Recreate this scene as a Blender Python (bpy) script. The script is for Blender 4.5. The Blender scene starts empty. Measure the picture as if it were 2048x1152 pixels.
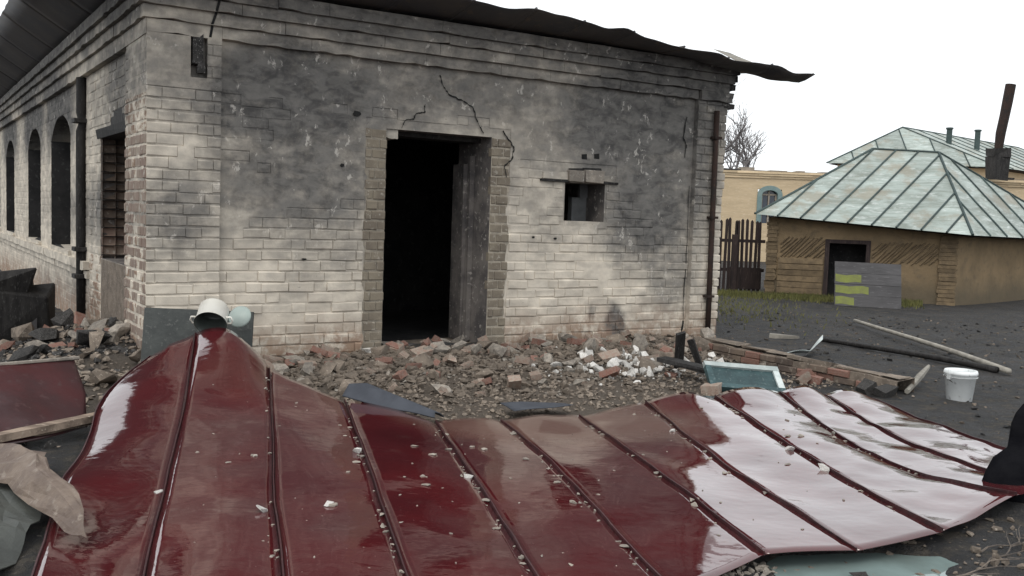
import bpy, bmesh, math, random
import numpy as np
from mathutils import Vector, Matrix, noise as mnoise
R = math.radians
scene = bpy.context.scene
col = scene.collection
rnd = random.Random(7)

# ------------------------------------------------------------------ camera
cam_data = bpy.data.cameras.new('camera'); cam = bpy.data.objects.new('camera', cam_data); col.objects.link(cam)
cam_data.sensor_width = 36; cam_data.lens = 36 * 1935 / 2048; cam_data.clip_end = 1500; cam_data.clip_start = .05
cam.matrix_world = Matrix.Translation((0, 0, 1.55)) @ Matrix.Rotation(R(90 - 4.25), 4, 'X') @ Matrix.Rotation(R(1.9), 4, 'Z')
scene.camera = cam
# ------------------------------------------------------------------ world: white overcast sky
world = bpy.data.worlds.new('World'); scene.world = world; world.use_nodes = True
wn = world.node_tree; wn.nodes.clear()
SUN_EL, SUN_AZ = R(52), R(200)
sky = wn.nodes.new('ShaderNodeTexSky'); sky.sky_type = 'NISHITA'; sky.sun_disc = False
sky.sun_elevation = SUN_EL; sky.sun_rotation = SUN_AZ; sky.dust_density = 4; sky.air_density = 1
hs = wn.nodes.new('ShaderNodeHueSaturation'); hs.inputs['Saturation'].default_value = .3
wmix = wn.nodes.new('ShaderNodeMix'); wmix.data_type = 'RGBA'; wmix.inputs[0].default_value = .85
wmix.inputs[7].default_value = (11.6, 12.0, 12.3, 1)          # even cloud layer
bg = wn.nodes.new('ShaderNodeBackground'); bg.inputs[1].default_value = .1
wo = wn.nodes.new('ShaderNodeOutputWorld')
wn.links.new(sky.outputs[0], hs.inputs['Color']); wn.links.new(hs.outputs[0], wmix.inputs[6])
wn.links.new(wmix.outputs[2], bg.inputs[0]); wn.links.new(bg.outputs[0], wo.inputs[0])
# ------------------------------------------------------------------ sun through cloud
sd = bpy.data.lights.new('sun', 'SUN'); sd.energy = .8; sd.angle = R(25); sd.color = (1, .95, .87)
sun = bpy.data.objects.new('sun', sd); col.objects.link(sun); sun.location = (0, -20, 40)
sdir = Vector((math.sin(SUN_AZ) * math.cos(SUN_EL), math.cos(SUN_AZ) * math.cos(SUN_EL), math.sin(SUN_EL)))
sun.rotation_euler = (-sdir).to_track_quat('-Z', 'Y').to_euler()
scene.view_settings.view_transform = 'Standard'; scene.view_settings.look = 'None'
scene.view_settings.exposure = .28; scene.view_settings.gamma = 1

# ------------------------------------------------------------------ frames
HA = R(32.5)                                   # the house front runs along this heading
HK = Vector((-3.288, 8.651, 0))                # its near corner on the ground
HM = Matrix.Translation(HK) @ Matrix.Rotation(HA, 4, 'Z')
HI = HM.inverted()
def tag(o, label=None, cat=None, group=None, kind=None):
    if label: o['label'] = label
    if cat: o['category'] = cat
    if group: o['group'] = group
    if kind: o['kind'] = kind
    return o
def empty(name, loc=(0, 0, 0), rz=0):
    o = bpy.data.objects.new(name, None); col.objects.link(o); o.location = loc; o.rotation_euler = (0, 0, rz); o.empty_display_size = .1
    return o
def link(name, me, parent=None, mat=None):
    o = bpy.data.objects.new(name, me); col.objects.link(o)
    if parent: o.parent = parent
    if mat and not me.materials: me.materials.append(mat)
    return o
class MB:
    def __init__(s): s.v = []; s.f = []; s.sm = False
    def add(s, vs, fs):
        b = len(s.v); s.v += [tuple(v) for v in vs]; s.f += [tuple(i + b for i in f) for f in fs]; return s
    def quad(s, a, b, c, d): return s.add([a, b, c, d], [(0, 1, 2, 3)])
    def box(s, x0, x1, y0, y1, z0, z1, j=0, r=rnd, M=None, bv=0):
        vs = [Vector((x, y, z)) for z in (z0, z1) for y in (y0, y1) for x in (x0, x1)]
        if j: vs = [v + Vector([r.uniform(-j, j) for _ in range(3)]) for v in vs]
        if M: vs = [M @ v for v in vs]
        return s.add(vs, [(0, 2, 3, 1), (4, 5, 7, 6), (0, 1, 5, 4), (2, 6, 7, 3), (0, 4, 6, 2), (1, 3, 7, 5)])
    def tube(s, pts, rad, n=6, cap=True):
        pts = [Vector(p) for p in pts]; rings = []
        rr = rad if isinstance(rad, (list, tuple)) else [rad] * len(pts)
        for i, p in enumerate(pts):
            t = (pts[min(i + 1, len(pts) - 1)] - pts[max(i - 1, 0)]).normalized()
            a = t.orthogonal().normalized() if i == 0 else (a - t * a.dot(t)).normalized()
            b = t.cross(a)
            rings.append([p + (a * math.cos(k * 6.28318 / n) + b * math.sin(k * 6.28318 / n)) * rr[i] for k in range(n)])
        fs = [(i * n + k, i * n + (k + 1) % n, (i + 1) * n + (k + 1) % n, (i + 1) * n + k) for i in range(len(pts) - 1) for k in range(n)]
        if cap: fs += [tuple(range(n))[::-1], tuple(range((len(pts) - 1) * n, len(pts) * n))]
        return s.add([v for r_ in rings for v in r_], fs)
    def lathe(s, prof, n=24, M=None):
        vs = [Vector((r_ * math.cos(k * 6.28318 / n), r_ * math.sin(k * 6.28318 / n), z)) for r_, z in prof for k in range(n)]
        if M: vs = [M @ v for v in vs]
        return s.add(vs, [(i * n + k, i * n + (k + 1) % n, (i + 1) * n + (k + 1) % n, (i + 1) * n + k) for i in range(len(prof) - 1) for k in range(n)])
    def grid(s, P):
        n, m = len(P), len(P[0])
        return s.add([q for r_ in P for q in r_], [(i * m + j, i * m + j + 1, (i + 1) * m + j + 1, (i + 1) * m + j) for i in range(n - 1) for j in range(m - 1)])
    def mesh(s, name, mat=None, smooth=False):
        me = bpy.data.meshes.new(name); me.from_pydata(s.v, [], s.f); me.validate()
        if mat: me.materials.append(mat)
        if smooth: me.shade_smooth()
        return me
    def build(s, name, mat, parent=None, smooth=False, solid=0, bevel=0):
        o = link(name, s.mesh(name, mat, smooth), parent)
        if bevel: m = o.modifiers.new('b', 'BEVEL'); m.width = bevel; m.segments = 1; m.limit_method = 'ANGLE'
        if solid: m = o.modifiers.new('s', 'SOLIDIFY'); m.thickness = solid; m.offset = -1
        return o
def nz(x, y, z=0, s=1): return mnoise.noise(Vector((x * s, y * s, z * s)))

# ------------------------------------------------------------------ materials
class Mat:
    def __init__(s, name, rough=.9, spec=.3, metal=0, co=None):
        s.mt = bpy.data.materials.new(name); s.mt.use_nodes = True; s.t = s.mt.node_tree
        s.b = s.t.nodes['Principled BSDF']; s.set('Roughness', rough); s.set('Specular IOR Level', spec); s.set('Metallic', metal)
        if co == 'world': s.co = s.new('ShaderNodeNewGeometry').outputs['Position']
        else:
            tc = s.new('ShaderNodeTexCoord'); s.co = tc.outputs['Object']
            if co: tc.object = co
    def new(s, t): return s.t.nodes.new(t)
    def put(s, sock, v):
        if isinstance(v, bpy.types.NodeSocket): s.t.links.new(v, sock)
        elif v is not None:
            if hasattr(sock.default_value, '__len__') and not hasattr(v, '__len__'): v = [v] * len(sock.default_value)
            if sock.type == 'RGBA' and len(v) == 3: v = (*v, 1)
            sock.default_value = v
    def set(s, k, v): s.put(s.b.inputs[k], v)
    def map(s, sc=(1, 1, 1), vec=None, rot=(0, 0, 0), loc=(0, 0, 0)):
        n = s.new('ShaderNodeMapping'); s.put(n.inputs[0], vec or s.co); n.inputs['Scale'].default_value = sc; n.inputs['Rotation'].default_value = rot; n.inputs['Location'].default_value = loc
        return n.outputs[0]
    def noise(s, sc=5, det=4, ro=.6, vec=None, dist=0):
        n = s.new('ShaderNodeTexNoise'); s.put(n.inputs['Vector'], vec or s.co); n.inputs['Scale'].default_value = sc; n.inputs['Detail'].default_value = det; n.inputs['Roughness'].default_value = ro; n.inputs['Distortion'].default_value = dist
        return n.outputs[0]
    def voro(s, sc=5, vec=None, out=0, feat='F1'):
        n = s.new('ShaderNodeTexVoronoi'); n.feature = feat; s.put(n.inputs['Vector'], vec or s.co); n.inputs['Scale'].default_value = sc
        return n.outputs[out]
    def m(s, op, a, b=None, c=None, clamp=False):
        n = s.new('ShaderNodeMath'); n.operation = op; n.use_clamp = clamp; s.put(n.inputs[0], a)
        if b is not None: s.put(n.inputs[1], b)
        if c is not None: s.put(n.inputs[2], c)
        return n.outputs[0]
    def step(s, x, a, b):
        n = s.new('ShaderNodeMapRange'); n.interpolation_type = 'SMOOTHSTEP'; s.put(n.inputs[0], x); n.inputs[1].default_value = a; n.inputs[2].default_value = b
        return n.outputs[0]
    def mix(s, f, a, b, mode='MIX'):
        n = s.new('ShaderNodeMix'); n.data_type = 'RGBA'; n.blend_type = mode; s.put(n.inputs[0], f); s.put(n.inputs[6], a); s.put(n.inputs[7], b)
        return n.outputs[2]
    def bump(s, h, st=.5, d=.01):
        n = s.new('ShaderNodeBump'); n.inputs['Strength'].default_value = st; n.inputs['Distance'].default_value = d; s.put(n.inputs['Height'], h)
        s.set('Normal', n.outputs[0]); return s
    def col(s, c): s.set('Base Color', c); return s
    def xyz(s, vec=None):
        n = s.new('ShaderNodeSeparateXYZ'); s.put(n.inputs[0], vec or s.co); return n.outputs
    def warp(s, amt, sc):
        n = s.new('ShaderNodeTexNoise'); s.put(n.inputs['Vector'], s.co); n.inputs['Scale'].default_value = sc; n.inputs['Detail'].default_value = 5
        a = s.new('ShaderNodeVectorMath'); a.operation = 'SUBTRACT'; s.put(a.inputs[0], n.outputs['Color']); a.inputs[1].default_value = (.5, .5, .5)
        b = s.new('ShaderNodeVectorMath'); b.operation = 'MULTIPLY_ADD'; s.put(b.inputs[0], a.outputs[0]); b.inputs[1].default_value = (amt, amt, amt); s.put(b.inputs[2], s.co)
        return b.outputs[0]
    def blob(s, vec, c, r, lo=1.0, hi=.35):
        a = s.new('ShaderNodeVectorMath'); a.operation = 'SUBTRACT'; s.put(a.inputs[0], vec); a.inputs[1].default_value = c
        b = s.new('ShaderNodeVectorMath'); b.operation = 'DIVIDE'; s.put(b.inputs[0], a.outputs[0]); b.inputs[1].default_value = r
        l = s.new('ShaderNodeVectorMath'); l.operation = 'LENGTH'; s.put(l.inputs[0], b.outputs[0])
        return s.step(l.outputs['Value'], lo, hi)

house = empty('brick_house', HK, HA)
tag(house, 'burnt out whitewashed brick house with empty doorway and sagging sheet metal eave', 'house')

def whitewash(name, expose=0.0, dark=1.0, sootadd=0.0, bumpd=.006):
    M = Mat(name, rough=.93, spec=.2, co=house)
    w = M.warp(.55, 1.6); w2 = M.warp(.18, 7)
    n1 = M.noise(2.2, 6, .65); n2 = M.noise(9, 6, .7); n3 = M.noise(38, 4, .6); br = M.noise(1, 2, .5, M.map((4.2, 4.2, 9.6)))
    wc = M.mix(M.step(n1, .35, .65), (.68, .615, .52), (.54, .485, .41))
    wc = M.mix(M.m('MULTIPLY', M.step(br, .35, .7), .55), wc, (.36, .325, .28))
    wc = M.mix(M.m('MULTIPLY', M.step(n2, .5, .75), .5), wc, (.66, .61, .53))
    if expose:
        e = M.step(M.m('ADD', n2, M.m('MULTIPLY', n1, .6)), 1.02 - expose, 1.12 - expose)
        wc = M.mix(e, wc, M.mix(br, (.24, .155, .12), (.31, .235, .17)))
    # soot blown over the wall by the fire: patches, with eave shade painted in along the cornice
    blobs = [((1.4, 0, 2.6), (1.5, 9, .8), .95), ((1.5, 0, 1.9), (1.3, 9, .85), .82), ((.95, 0, 2.0), (.7, 9, 1.0), .62), ((1.7, 0, 1.35), (1.0, 9, .8), .45),
             ((3.0, 0, 2.9), (2.6, 9, .65), .72), ((5.6, 0, 2.7), (1.9, 9, .95), .98), ((5.85, 0, 1.75), (1.0, 9, .95), .95), ((6.4, 0, 2.2), (.8, 9, 1.4), .8),
             ((6.2, 0, .95), (.6, 9, .75), .62), ((.3, 0, 1.5), (.55, 9, .55), .7), ((.3, 0, 2.75), (.7, 2, .6), .6), ((3.9, 0, 2.2), (.6, 9, .8), .45), ((4.6, 0, 2.4), (1.0, 9, .7), .6),
             ((5.5, 0, .36), (.16, 9, .26), 1.1), ((5.1, 0, .36), (.1, 9, .1), .7), ((0, 1.5, 2.75), (.5, 1.4, .8), .62), ((4.4, 0, 1.6), (.6, 9, .6), .42),
             ((0, 6, 2.8), (.8, 1.8, .8), 1.0), ((0, 9, 2.8), (.8, 1.8, .8), 1.0), ((0, 13, 2.8), (.8, 1.8, .8), .9), ((0, 1.9, 1.6), (.6, 1.1, 1.0), .7), ((0, 4.2, .3), (.6, 1.6, .5), .5), ((0, 7, .2), (.6, 2, .4), .5),
             ((3.0, 0, 3.6), (9, 9, .6), .85), ((6.6, 0, 3.4), (2.6, 9, .7), 1.1), ((0, 8, 3.6), (1, 9, .55), .85)]  # cornice patches: soot together with the eave's shade, put into the colour
    so = None
    for c, r, k in blobs:
        b = M.m('MULTIPLY', M.blob(w, c, r, 1.3, .3), k * 1.03)
        so = b if so is None else M.m('MAXIMUM', so, b)
    so = M.m('ADD', M.m('ADD', so, .01), M.m('MULTIPLY', M.m('SUBTRACT', n2, .5), .62))
    so = M.m('ADD', so, M.m('MULTIPLY', M.m('SUBTRACT', br, .5), .5))
    so = M.m('ADD', so, sootadd, clamp=True)
    so = M.step(so, .0, 1.05)
    # whitewash flakes that fell off and show pale lime through the soot
    fl = M.step(M.noise(7, 6, .7, M.map((1.1, 1, .8), rot=(0, .6, 0)), .4), .60, .66)
    sc = M.mix(M.step(M.noise(4.5, 6, .7, M.map((1, 1, 1.6)), .5), .36, .64), (.062, .06, .06), (.165, .158, .15)); sc = M.mix(M.m('MULTIPLY', M.step(br, .5, .62), .5), sc, (.21, .20, .185)); sc = M.mix(M.m('MULTIPLY', n3, .35), sc, (.10, .098, .095))
    sc = M.mix(M.m('MULTIPLY', fl, .8), sc, (.48, .455, .42))
    c = M.mix(M.m('MULTIPLY', so, dark), wc, sc)
    c = M.mix(M.m('MULTIPLY', M.step(M.noise(15, 5, .65), .67, .72), .7), c, (.06, .055, .05))   # pits and chips
    # splashed dirt near the ground with bare brick showing
    z = M.xyz(w)[2]
    dirt = M.m('MULTIPLY', M.step(z, .62, .05), M.step(n2, .33, .58))
    c = M.mix(dirt, c, M.mix(br, (.22, .13, .095), (.33, .245, .175)))
    M.col(c)
    h = M.m('ADD', M.m('MULTIPLY', n3, .35), M.m('MULTIPLY', n2, 1.6))
    return M.bump(h, .6, bumpd).mt
m_white = whitewash('whitewashed_brick'); m_mortar = whitewash('limewashed_mortar', sootadd=.06)
m_side = whitewash('worn_whitewash', expose=.0, sootadd=.14); m_bare = whitewash('peeled_brick', expose=.26, dark=.85)
def plain(name, c1, c2, sc=6, rough=.9, spec=.25, bs=.6, bd=.006, c3=None, metal=0, co=None, stretch=(1, 1, 1), thr=(.35, .65)):
    M = Mat(name, rough, spec, metal, co); v = M.map(stretch)
    n = M.noise(sc, 6, .65, v); n2 = M.noise(sc * 5, 4, .6, v)
    c = M.mix(M.step(n, *thr), c1, c2)
    if c3: c = M.mix(M.step(n2, .58, .68), c, c3)
    oi = M.new('ShaderNodeObjectInfo'); hv = M.new('ShaderNodeHueSaturation'); M.put(hv.inputs['Color'], c)
    M.put(hv.inputs['Value'], M.m('MULTIPLY_ADD', oi.outputs['Random'], .45, .78)); M.col(hv.outputs[0])
    return M.bump(M.m('ADD', n2, M.m('MULTIPLY', n, 1.5)), bs, bd).mt
m_tan = plain('raw_tan_brick', (.25, .215, .165), (.175, .148, .118), 4, c3=(.33, .30, .255), co='world')
m_tanred = plain('raw_pale_red_brick', (.31, .255, .21), (.235, .17, .14), 3, c3=(.40, .365, .32), co='world')
m_jambm = plain('lime_joint', (.30, .265, .215), (.20, .18, .15), 14, co='world')
m_redb = plain('loose_red_brick', (.20, .095, .072), (.21, .135, .11), 6, c3=(.28, .235, .20))
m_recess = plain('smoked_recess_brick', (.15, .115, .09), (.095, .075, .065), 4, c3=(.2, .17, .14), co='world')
m_pinkb = plain('mortared_brick', (.25, .175, .14), (.28, .24, .20), 6, c3=(.16, .11, .09))
m_plaster = plain('plaster_lump', (.30, .265, .225), (.18, .16, .14), 6, c3=(.40, .37, .33))
m_whitep = plain('white_shard', (.66, .64, .61), (.48, .46, .43), 9)
m_ash = plain('ash_rubble', (.21, .172, .138), (.125, .103, .084), 9, c3=(.32, .275, .23), co='world')
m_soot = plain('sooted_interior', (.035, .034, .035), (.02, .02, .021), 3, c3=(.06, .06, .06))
m_soot2 = plain('smoked_plaster', (.16, .165, .17), (.09, .092, .096), 2.5)
m_reveal = plain('smoked_jamb', (.15, .135, .125), (.065, .06, .06), 3.2, c3=(.27, .25, .23), co='world')
m_char = plain('charred_timber', (.014, .013, .013), (.032, .03, .029), 14, rough=.75, c3=(.07, .068, .066), stretch=(1, 1, .25))
m_charg = plain('ashy_timber', (.05, .047, .045), (.025, .024, .023), 12, c3=(.22, .21, .20))
m_crack = plain('crack_shadow', (.012, .012, .012), (.02, .02, .02), 8)
m_roofdark = plain('burnt_sheet_metal', (.04, .038, .042), (.062, .054, .05), 2, rough=.55, spec=.5, c3=(.085, .065, .05), bs=.3)
m_rust = plain('rusty_pipe', (.035, .021, .017), (.02, .017, .016), 9, rough=.85, c3=(.055, .032, .022), stretch=(1, 1, .4))
m_rustsheet = plain('rusty_sheet', (.215, .165, .13), (.13, .095, .078), 3.5, rough=.6, c3=(.25, .205, .17), bs=.5, bd=.02)
m_wood = plain('grey_fence_wood', (.05, .036, .034), (.028, .022, .022), 9, c3=(.08, .06, .052), stretch=(1, 1, .15))
m_oldwood = plain('splintered_wood', (.26, .20, .155), (.12, .09, .07), 9, c3=(.36, .30, .24), stretch=(.2, 1, 1))
m_slate = plain('grey_slate_board', (.085, .092, .088), (.06, .065, .064), 7, rough=.6, c3=(.12, .125, .12))
m_enamel = plain('white_enamel', (.78, .76, .70), (.70, .67, .60), 3, rough=.25, spec=.5, bs=.05)
m_enamelin = plain('dark_enamel_inside', (.10, .115, .105), (.07, .08, .075), 4, rough=.35, spec=.5, bs=.05)
m_lid = plain('pale_green_enamel', (.36, .42, .39), (.30, .35, .33), 4, rough=.4, bs=.1)
m_bucket = plain('white_plastic', (.66, .68, .68), (.56, .58, .58), 5, rough=.45, c3=(.4, .41, .41), bs=.08)
m_dark = plain('black_rubber', (.006, .006, .008), (.011, .011, .013), 6, rough=.95, spec=.05, bs=.6)
m_bluegrey = plain('blue_grey_felt', (.055, .06, .072), (.04, .044, .054), 5, rough=.75, bs=.3)
m_teal = plain('teal_painted_wood', (.045, .085, .09), (.03, .055, .06), 6, rough=.5, c3=(.10, .14, .14))
m_tealwhite = plain('chipped_pale_paint', (.50, .54, .53), (.36, .41, .40), 8, rough=.5)
m_polel = plain('weathered_pole', (.33, .31, .27), (.22, .205, .18), 8, stretch=(1, 1, 1))
m_tarp = plain('grey_green_sheet', (.062, .066, .058), (.038, .041, .037), 2.5, rough=.6, spec=.4, bs=.4, bd=.02)
m_grass = plain('short_grass', (.085, .09, .035), (.14, .135, .045), 3, co='world')
m_glass = plain('dark_glass', (.03, .04, .06), (.04, .055, .08), 2, rough=.12, spec=.6, bs=.02)
m_twig = plain('dry_twig_bark', (.17, .14, .115), (.10, .085, .075), 12)
m_bark = plain('bare_tree_bark', (.16, .15, .15), (.11, .10, .10), 3)

def red_metal():
    M = Mat('red_painted_sheet', .13, .5, 0, 'world')
    n = M.noise(1.1, 5, .6); n2 = M.noise(7, 5, .65); n3 = M.noise(60, 3, .6)
    c = M.mix(M.step(n, .38, .62), (.080, .0125, .0145), (.062, .0125, .015))
    wv = M.warp(.9, 1.4)
    back = M.m('MAXIMUM', M.blob(wv, (.3, 6.9, 0), (1.3, .75, 3), 1.1, .5), M.m('MULTIPLY', M.step(n2, .62, .8), .3)); back = M.m('MAXIMUM', back, M.m('MULTIPLY', M.blob(wv, (-1.6, 6.9, .4), (.7, .6, 3), 1.2, .4), .3))
    c = M.mix(M.m('MULTIPLY', back, .7), c, (.135, .078, .06))          # brown dust film washed down from the eave
    dust = M.step(n2, .55, .8)
    c = M.mix(M.m('MULTIPLY', dust, .15), c, (.2, .13, .115))
    spk = M.step(M.noise(95, 3, .55), .71, .76)
    c = M.mix(M.m('MULTIPLY', spk, .7), c, (.42, .36, .33))
    M.col(c); M.set('Roughness', M.m('ADD', M.m('MULTIPLY', M.step(n2, .4, .85), .08), M.m('MULTIPLY_ADD', back, .25, .04)))
    dent = M.m('ADD', M.m('MULTIPLY', M.noise(2.3, 3, .5), 1.0), M.m('MULTIPLY', M.noise(8, 3, .5, M.map((1, 1.8, 1))), .11))
    M.bump(M.m('ADD', dent, M.m('MULTIPLY', n3, .004)), .22, .06)
    M.set('Specular IOR Level', .75); M.set('Coat Weight', .5); M.set('Coat Roughness', .04); M.set('Coat IOR', 1.6)
    return M.mt
m_red = red_metal()
m_redseam = plain('seam_painted_red', (.045, .010, .012), (.03, .011, .013), 9, rough=.45, spec=.4, c3=(.07, .035, .033), co='world')
m_reddark = plain('dull_red_sheet', (.055, .016, .017), (.038, .016, .017), 3, rough=.28, spec=.5, c3=(.06, .03, .03), co='world', bs=.2)

def patina():
    M = Mat('green_patina_sheet', .55, .4, 0, None)
    v = M.map((1.0, 1.0, 7)); n = M.noise(1.1, 5, .7, v, .6); n2 = M.noise(2.6, 6, .75, M.map((1, 1, 6)))
    c = M.mix(M.step(n, .35, .65), (.37, .425, .395), (.22, .25, .22))
    c = M.mix(M.step(n2, .52, .66), c, (.50, .54, .515)); c = M.mix(M.m('MULTIPLY', M.step(M.noise(1.2, 5, .65), .5, .64), .75), c, (.27, .25, .195))
    oi = M.new('ShaderNodeObjectInfo'); hv = M.new('ShaderNodeHueSaturation'); M.put(hv.inputs['Color'], c); M.put(hv.inputs['Value'], M.m('MULTIPLY_ADD', oi.outputs['Random'], .3, .82)); M.col(hv.outputs[0])
    return M.bump(n2, .25, .02).mt
m_patina = patina()
m_patinas = plain('dark_green_seam', (.055, .08, .078), (.04, .058, .056), 5, rough=.6)
def ochre():
    M = Mat('ochre_clay_plaster', .95, .1, 0, 'world')
    n = M.noise(1.3, 5, .6); n2 = M.noise(6, 5, .65)
    c = M.mix(M.step(n, .35, .65), (.27, .198, .12), (.21, .155, .095))
    c = M.mix(M.m('MULTIPLY', M.step(n2, .5, .7), .6), c, (.15, .12, .085))
    z = M.xyz(M.warp(.5, 2))[2]
    c = M.mix(M.m('MULTIPLY', M.step(z, .7, .1), .75), c, (.10, .088, .066))
    M.col(c); return M.bump(n2, .6, .03).mt
m_ochre = ochre()
m_lath = plain('clay_daubed_lath', (.19, .14, .085), (.12, .09, .058), 7)
m_yellow = plain('yellow_brick_far', (.66, .52, .345), (.56, .44, .29), 1.2, c3=(.70, .58, .42), co='world', stretch=(1, 1, 5))
m_capst = plain('weathered_parapet', (.26, .22, .18), (.36, .31, .25), 2, co='world')
m_bluepaint = plain('blue_green_paint', (.20, .29, .29), (.26, .34, .33), 3)
m_yelpaint = plain('yellow_green_paint', (.24, .27, .075), (.20, .215, .085), 6)
m_greyboard = plain('grey_weathered_board', (.095, .092, .095), (.07, .068, .07), 3, c3=(.12, .118, .12), stretch=(.4, 1, 2))

# ------------------------------------------------------------------ ground
def to_house(x, y): p = HI @ Vector((x, y, 0)); return p.x, p.y
def sm(a, b, x): t = min(1, max(0, (x - a) / (b - a))); return t * t * (3 - 2 * t)
PUD = [(1.62, 4.36, .46, .26), (1.95, 4.52, .25, .10), (1.15, 4.02, .22, .12)]
def gh(x, y):
    u, v = to_house(x, y)
    h = .022 * nz(x, y, 3, .9) + .016 * nz(x, y, 1, 3.1) + .009 * nz(x, y, 5, 9)
    if u < .3: h -= .22 * sm(0, -3, u) * sm(-2, 2.5, v)
    if -2.4 < v < .3:                                                # rubble bank along the front wall
        b = sm(-2.2, -.1, v) * sm(.2, 1.5, u) * (1 - sm(6.0, 7.2, u)); h += b * (.12 + .05 * nz(x, y, 9, 2.5))
    if u < .2 and -2 < v < 4: h += .30 * sm(-1.5, -.1, u) * sm(-1.2, .6, v) * (1 - sm(1.6, 3.6, v)) * (.8 + .4 * nz(x, y, 4, 2.5))
    for (px, py, a, b) in PUD:
        d = ((x - px) / a) ** 2 + ((y - py) / b) ** 2
        if d < 3: h -= .06 * (1 - sm(.4, 1.5, d + .5 * nz(x, y, 2, 5)))
    return h
def axis(lo, hi, st, far):
    a = list(np.arange(lo, hi, st)); s = st; p = lo; L = []
    while p > -far: s *= 1.35; p -= s; L.append(p)
    s = st; p = a[-1]; Q = []
    while p < far: s *= 1.35; p += s; Q.append(p)
    return L[::-1] + a + Q
xs = axis(-7, 8, .07, 400); ys = axis(1.5, 15, .07, 400)
g = MB(); g.grid([[(x, y, gh(x, y) if abs(x) < 30 and -10 < y < 40 else 0) for x in xs] for y in ys])
def soil():
    M = Mat('sooty_ground', .9, .25, 0, 'world')
    n = M.noise(.8, 5, .65); n2 = M.noise(5, 6, .7); n3 = M.noise(30, 5, .7); n4 = M.noise(120, 3, .6)
    c = M.mix(M.step(n, .35, .65), (.070, .068, .069), (.042, .042, .044))
    c = M.mix(M.m('MULTIPLY', M.step(n2, .47, .66), .75), c, (.135, .116, .094))
    c = M.mix(M.m('MULTIPLY', M.step(n3, .56, .68), .5), c, (.026, .026, .027))
    c = M.mix(M.m('MULTIPLY', M.step(M.noise(40, 4, .6), .63, .69), .75), c, (.24, .215, .185))
    bk = M.m('MULTIPLY', M.blob(M.warp(1.2, 1.5), (-.2, 8.3, 0), (3.4, 2.0, 5), 1.1, .5), .9)
    c = M.mix(bk, c, M.mix(n3, (.11, .09, .072), (.25, .205, .165)))     # mortar dust below the wall
    bk2 = M.blob(M.warp(1.2, 2), (-3.2, 7.8, 0), (1.0, 1.3, 5), 1.1, .5)
    c = M.mix(M.m('MULTIPLY', bk2, .8), c, M.mix(n3, (.09, .075, .06), (.22, .18, .145)))
    M.col(c); M.set('Roughness', M.m('MULTIPLY_ADD', M.step(n2, .4, .6), .25, .68))
    return M.bump(M.m('ADD', M.m('ADD', n3, M.m('MULTIPLY', n2, 1.2)), M.m('MULTIPLY', n4, .4)), 1, .06).mt
ground = tag(g.build('ground', soil(), smooth=True), 'dark sooty trampled yard soil', 'ground', kind='structure')
pm = Mat('murky_puddle_water', .035, .5, 0, 'world'); pn = pm.noise(3, 4, .6)
pm.col(pm.mix(pm.step(pn, .3, .7), (.21, .275, .265), (.15, .19, .18))); pm.bump(pm.noise(6, 3, .5), .05, .01)
pu = MB(); pu.grid([[(x, y, -.034) for x in np.linspace(.7, 3.0, 12)] for y in np.linspace(3.7, 4.95, 8)])
pu.build('puddle', pm.mt); tag(bpy.data.objects['puddle'], 'murky pale puddle beside the fallen red roof', 'puddle', kind='structure')

# ------------------------------------------------------------------ brick meshes
def brick_variant(seed):
    r = random.Random(seed); b = MB(); i = .018; ih = .11
    def q(x, y, z, j): return (x + r.uniform(-j, j) * .35, y, z + r.uniform(-j, j))
    back = [q(0, 1, 0, .02), q(1, 1, 0, .02), q(1, 1, 1, .02), q(0, 1, 1, .02)]
    mid = [q(0, .2, 0, .05), q(1, .2, 0, .05), q(1, .2, 1, .05), q(0, .2, 1, .05)]
    fr = [(a + r.uniform(-.012, .012), r.uniform(-.02, .04), c + r.uniform(-.05, .05)) for a, c in ((i, ih), (1 - i, ih), (1 - i, 1 - ih), (i, 1 - ih))]
    b.add(back + mid + fr, [(0, 1, 5, 4), (1, 2, 6, 5), (2, 3, 7, 6), (3, 0, 4, 7), (4, 5, 9, 8), (5, 6, 10, 9), (6, 7, 11, 10), (7, 4, 8, 11), (8, 9, 10, 11)])
    return b
BV = [brick_variant(k) for k in range(14)]
fb = MB(); fb.box(0, 1, 0, 1, 0, 1); BV.append(fb)          # brick drowned flush in limewash
BME = {}
def bme(k, mat):
    if (k, mat.name) not in BME: BME[(k, mat.name)] = BV[k].mesh('brick', mat)
    return BME[(k, mat.name)]
class Bricks:
    """bricks of one wall face: M maps (along, depth, up) into house coordinates"""
    def __init__(s): s.items = []
    def put(s, M, a, z, l, h, d, proud, mat, r, flush=False):
        T = M @ Matrix.Translation((a, -proud, z)) @ Matrix.Rotation(0 if flush else r.gauss(0, .007), 4, 'Y') @ Matrix.Diagonal((l, d + proud, h, 1))
        s.items.append((T, 14 if flush else r.randrange(14), mat))
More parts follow.
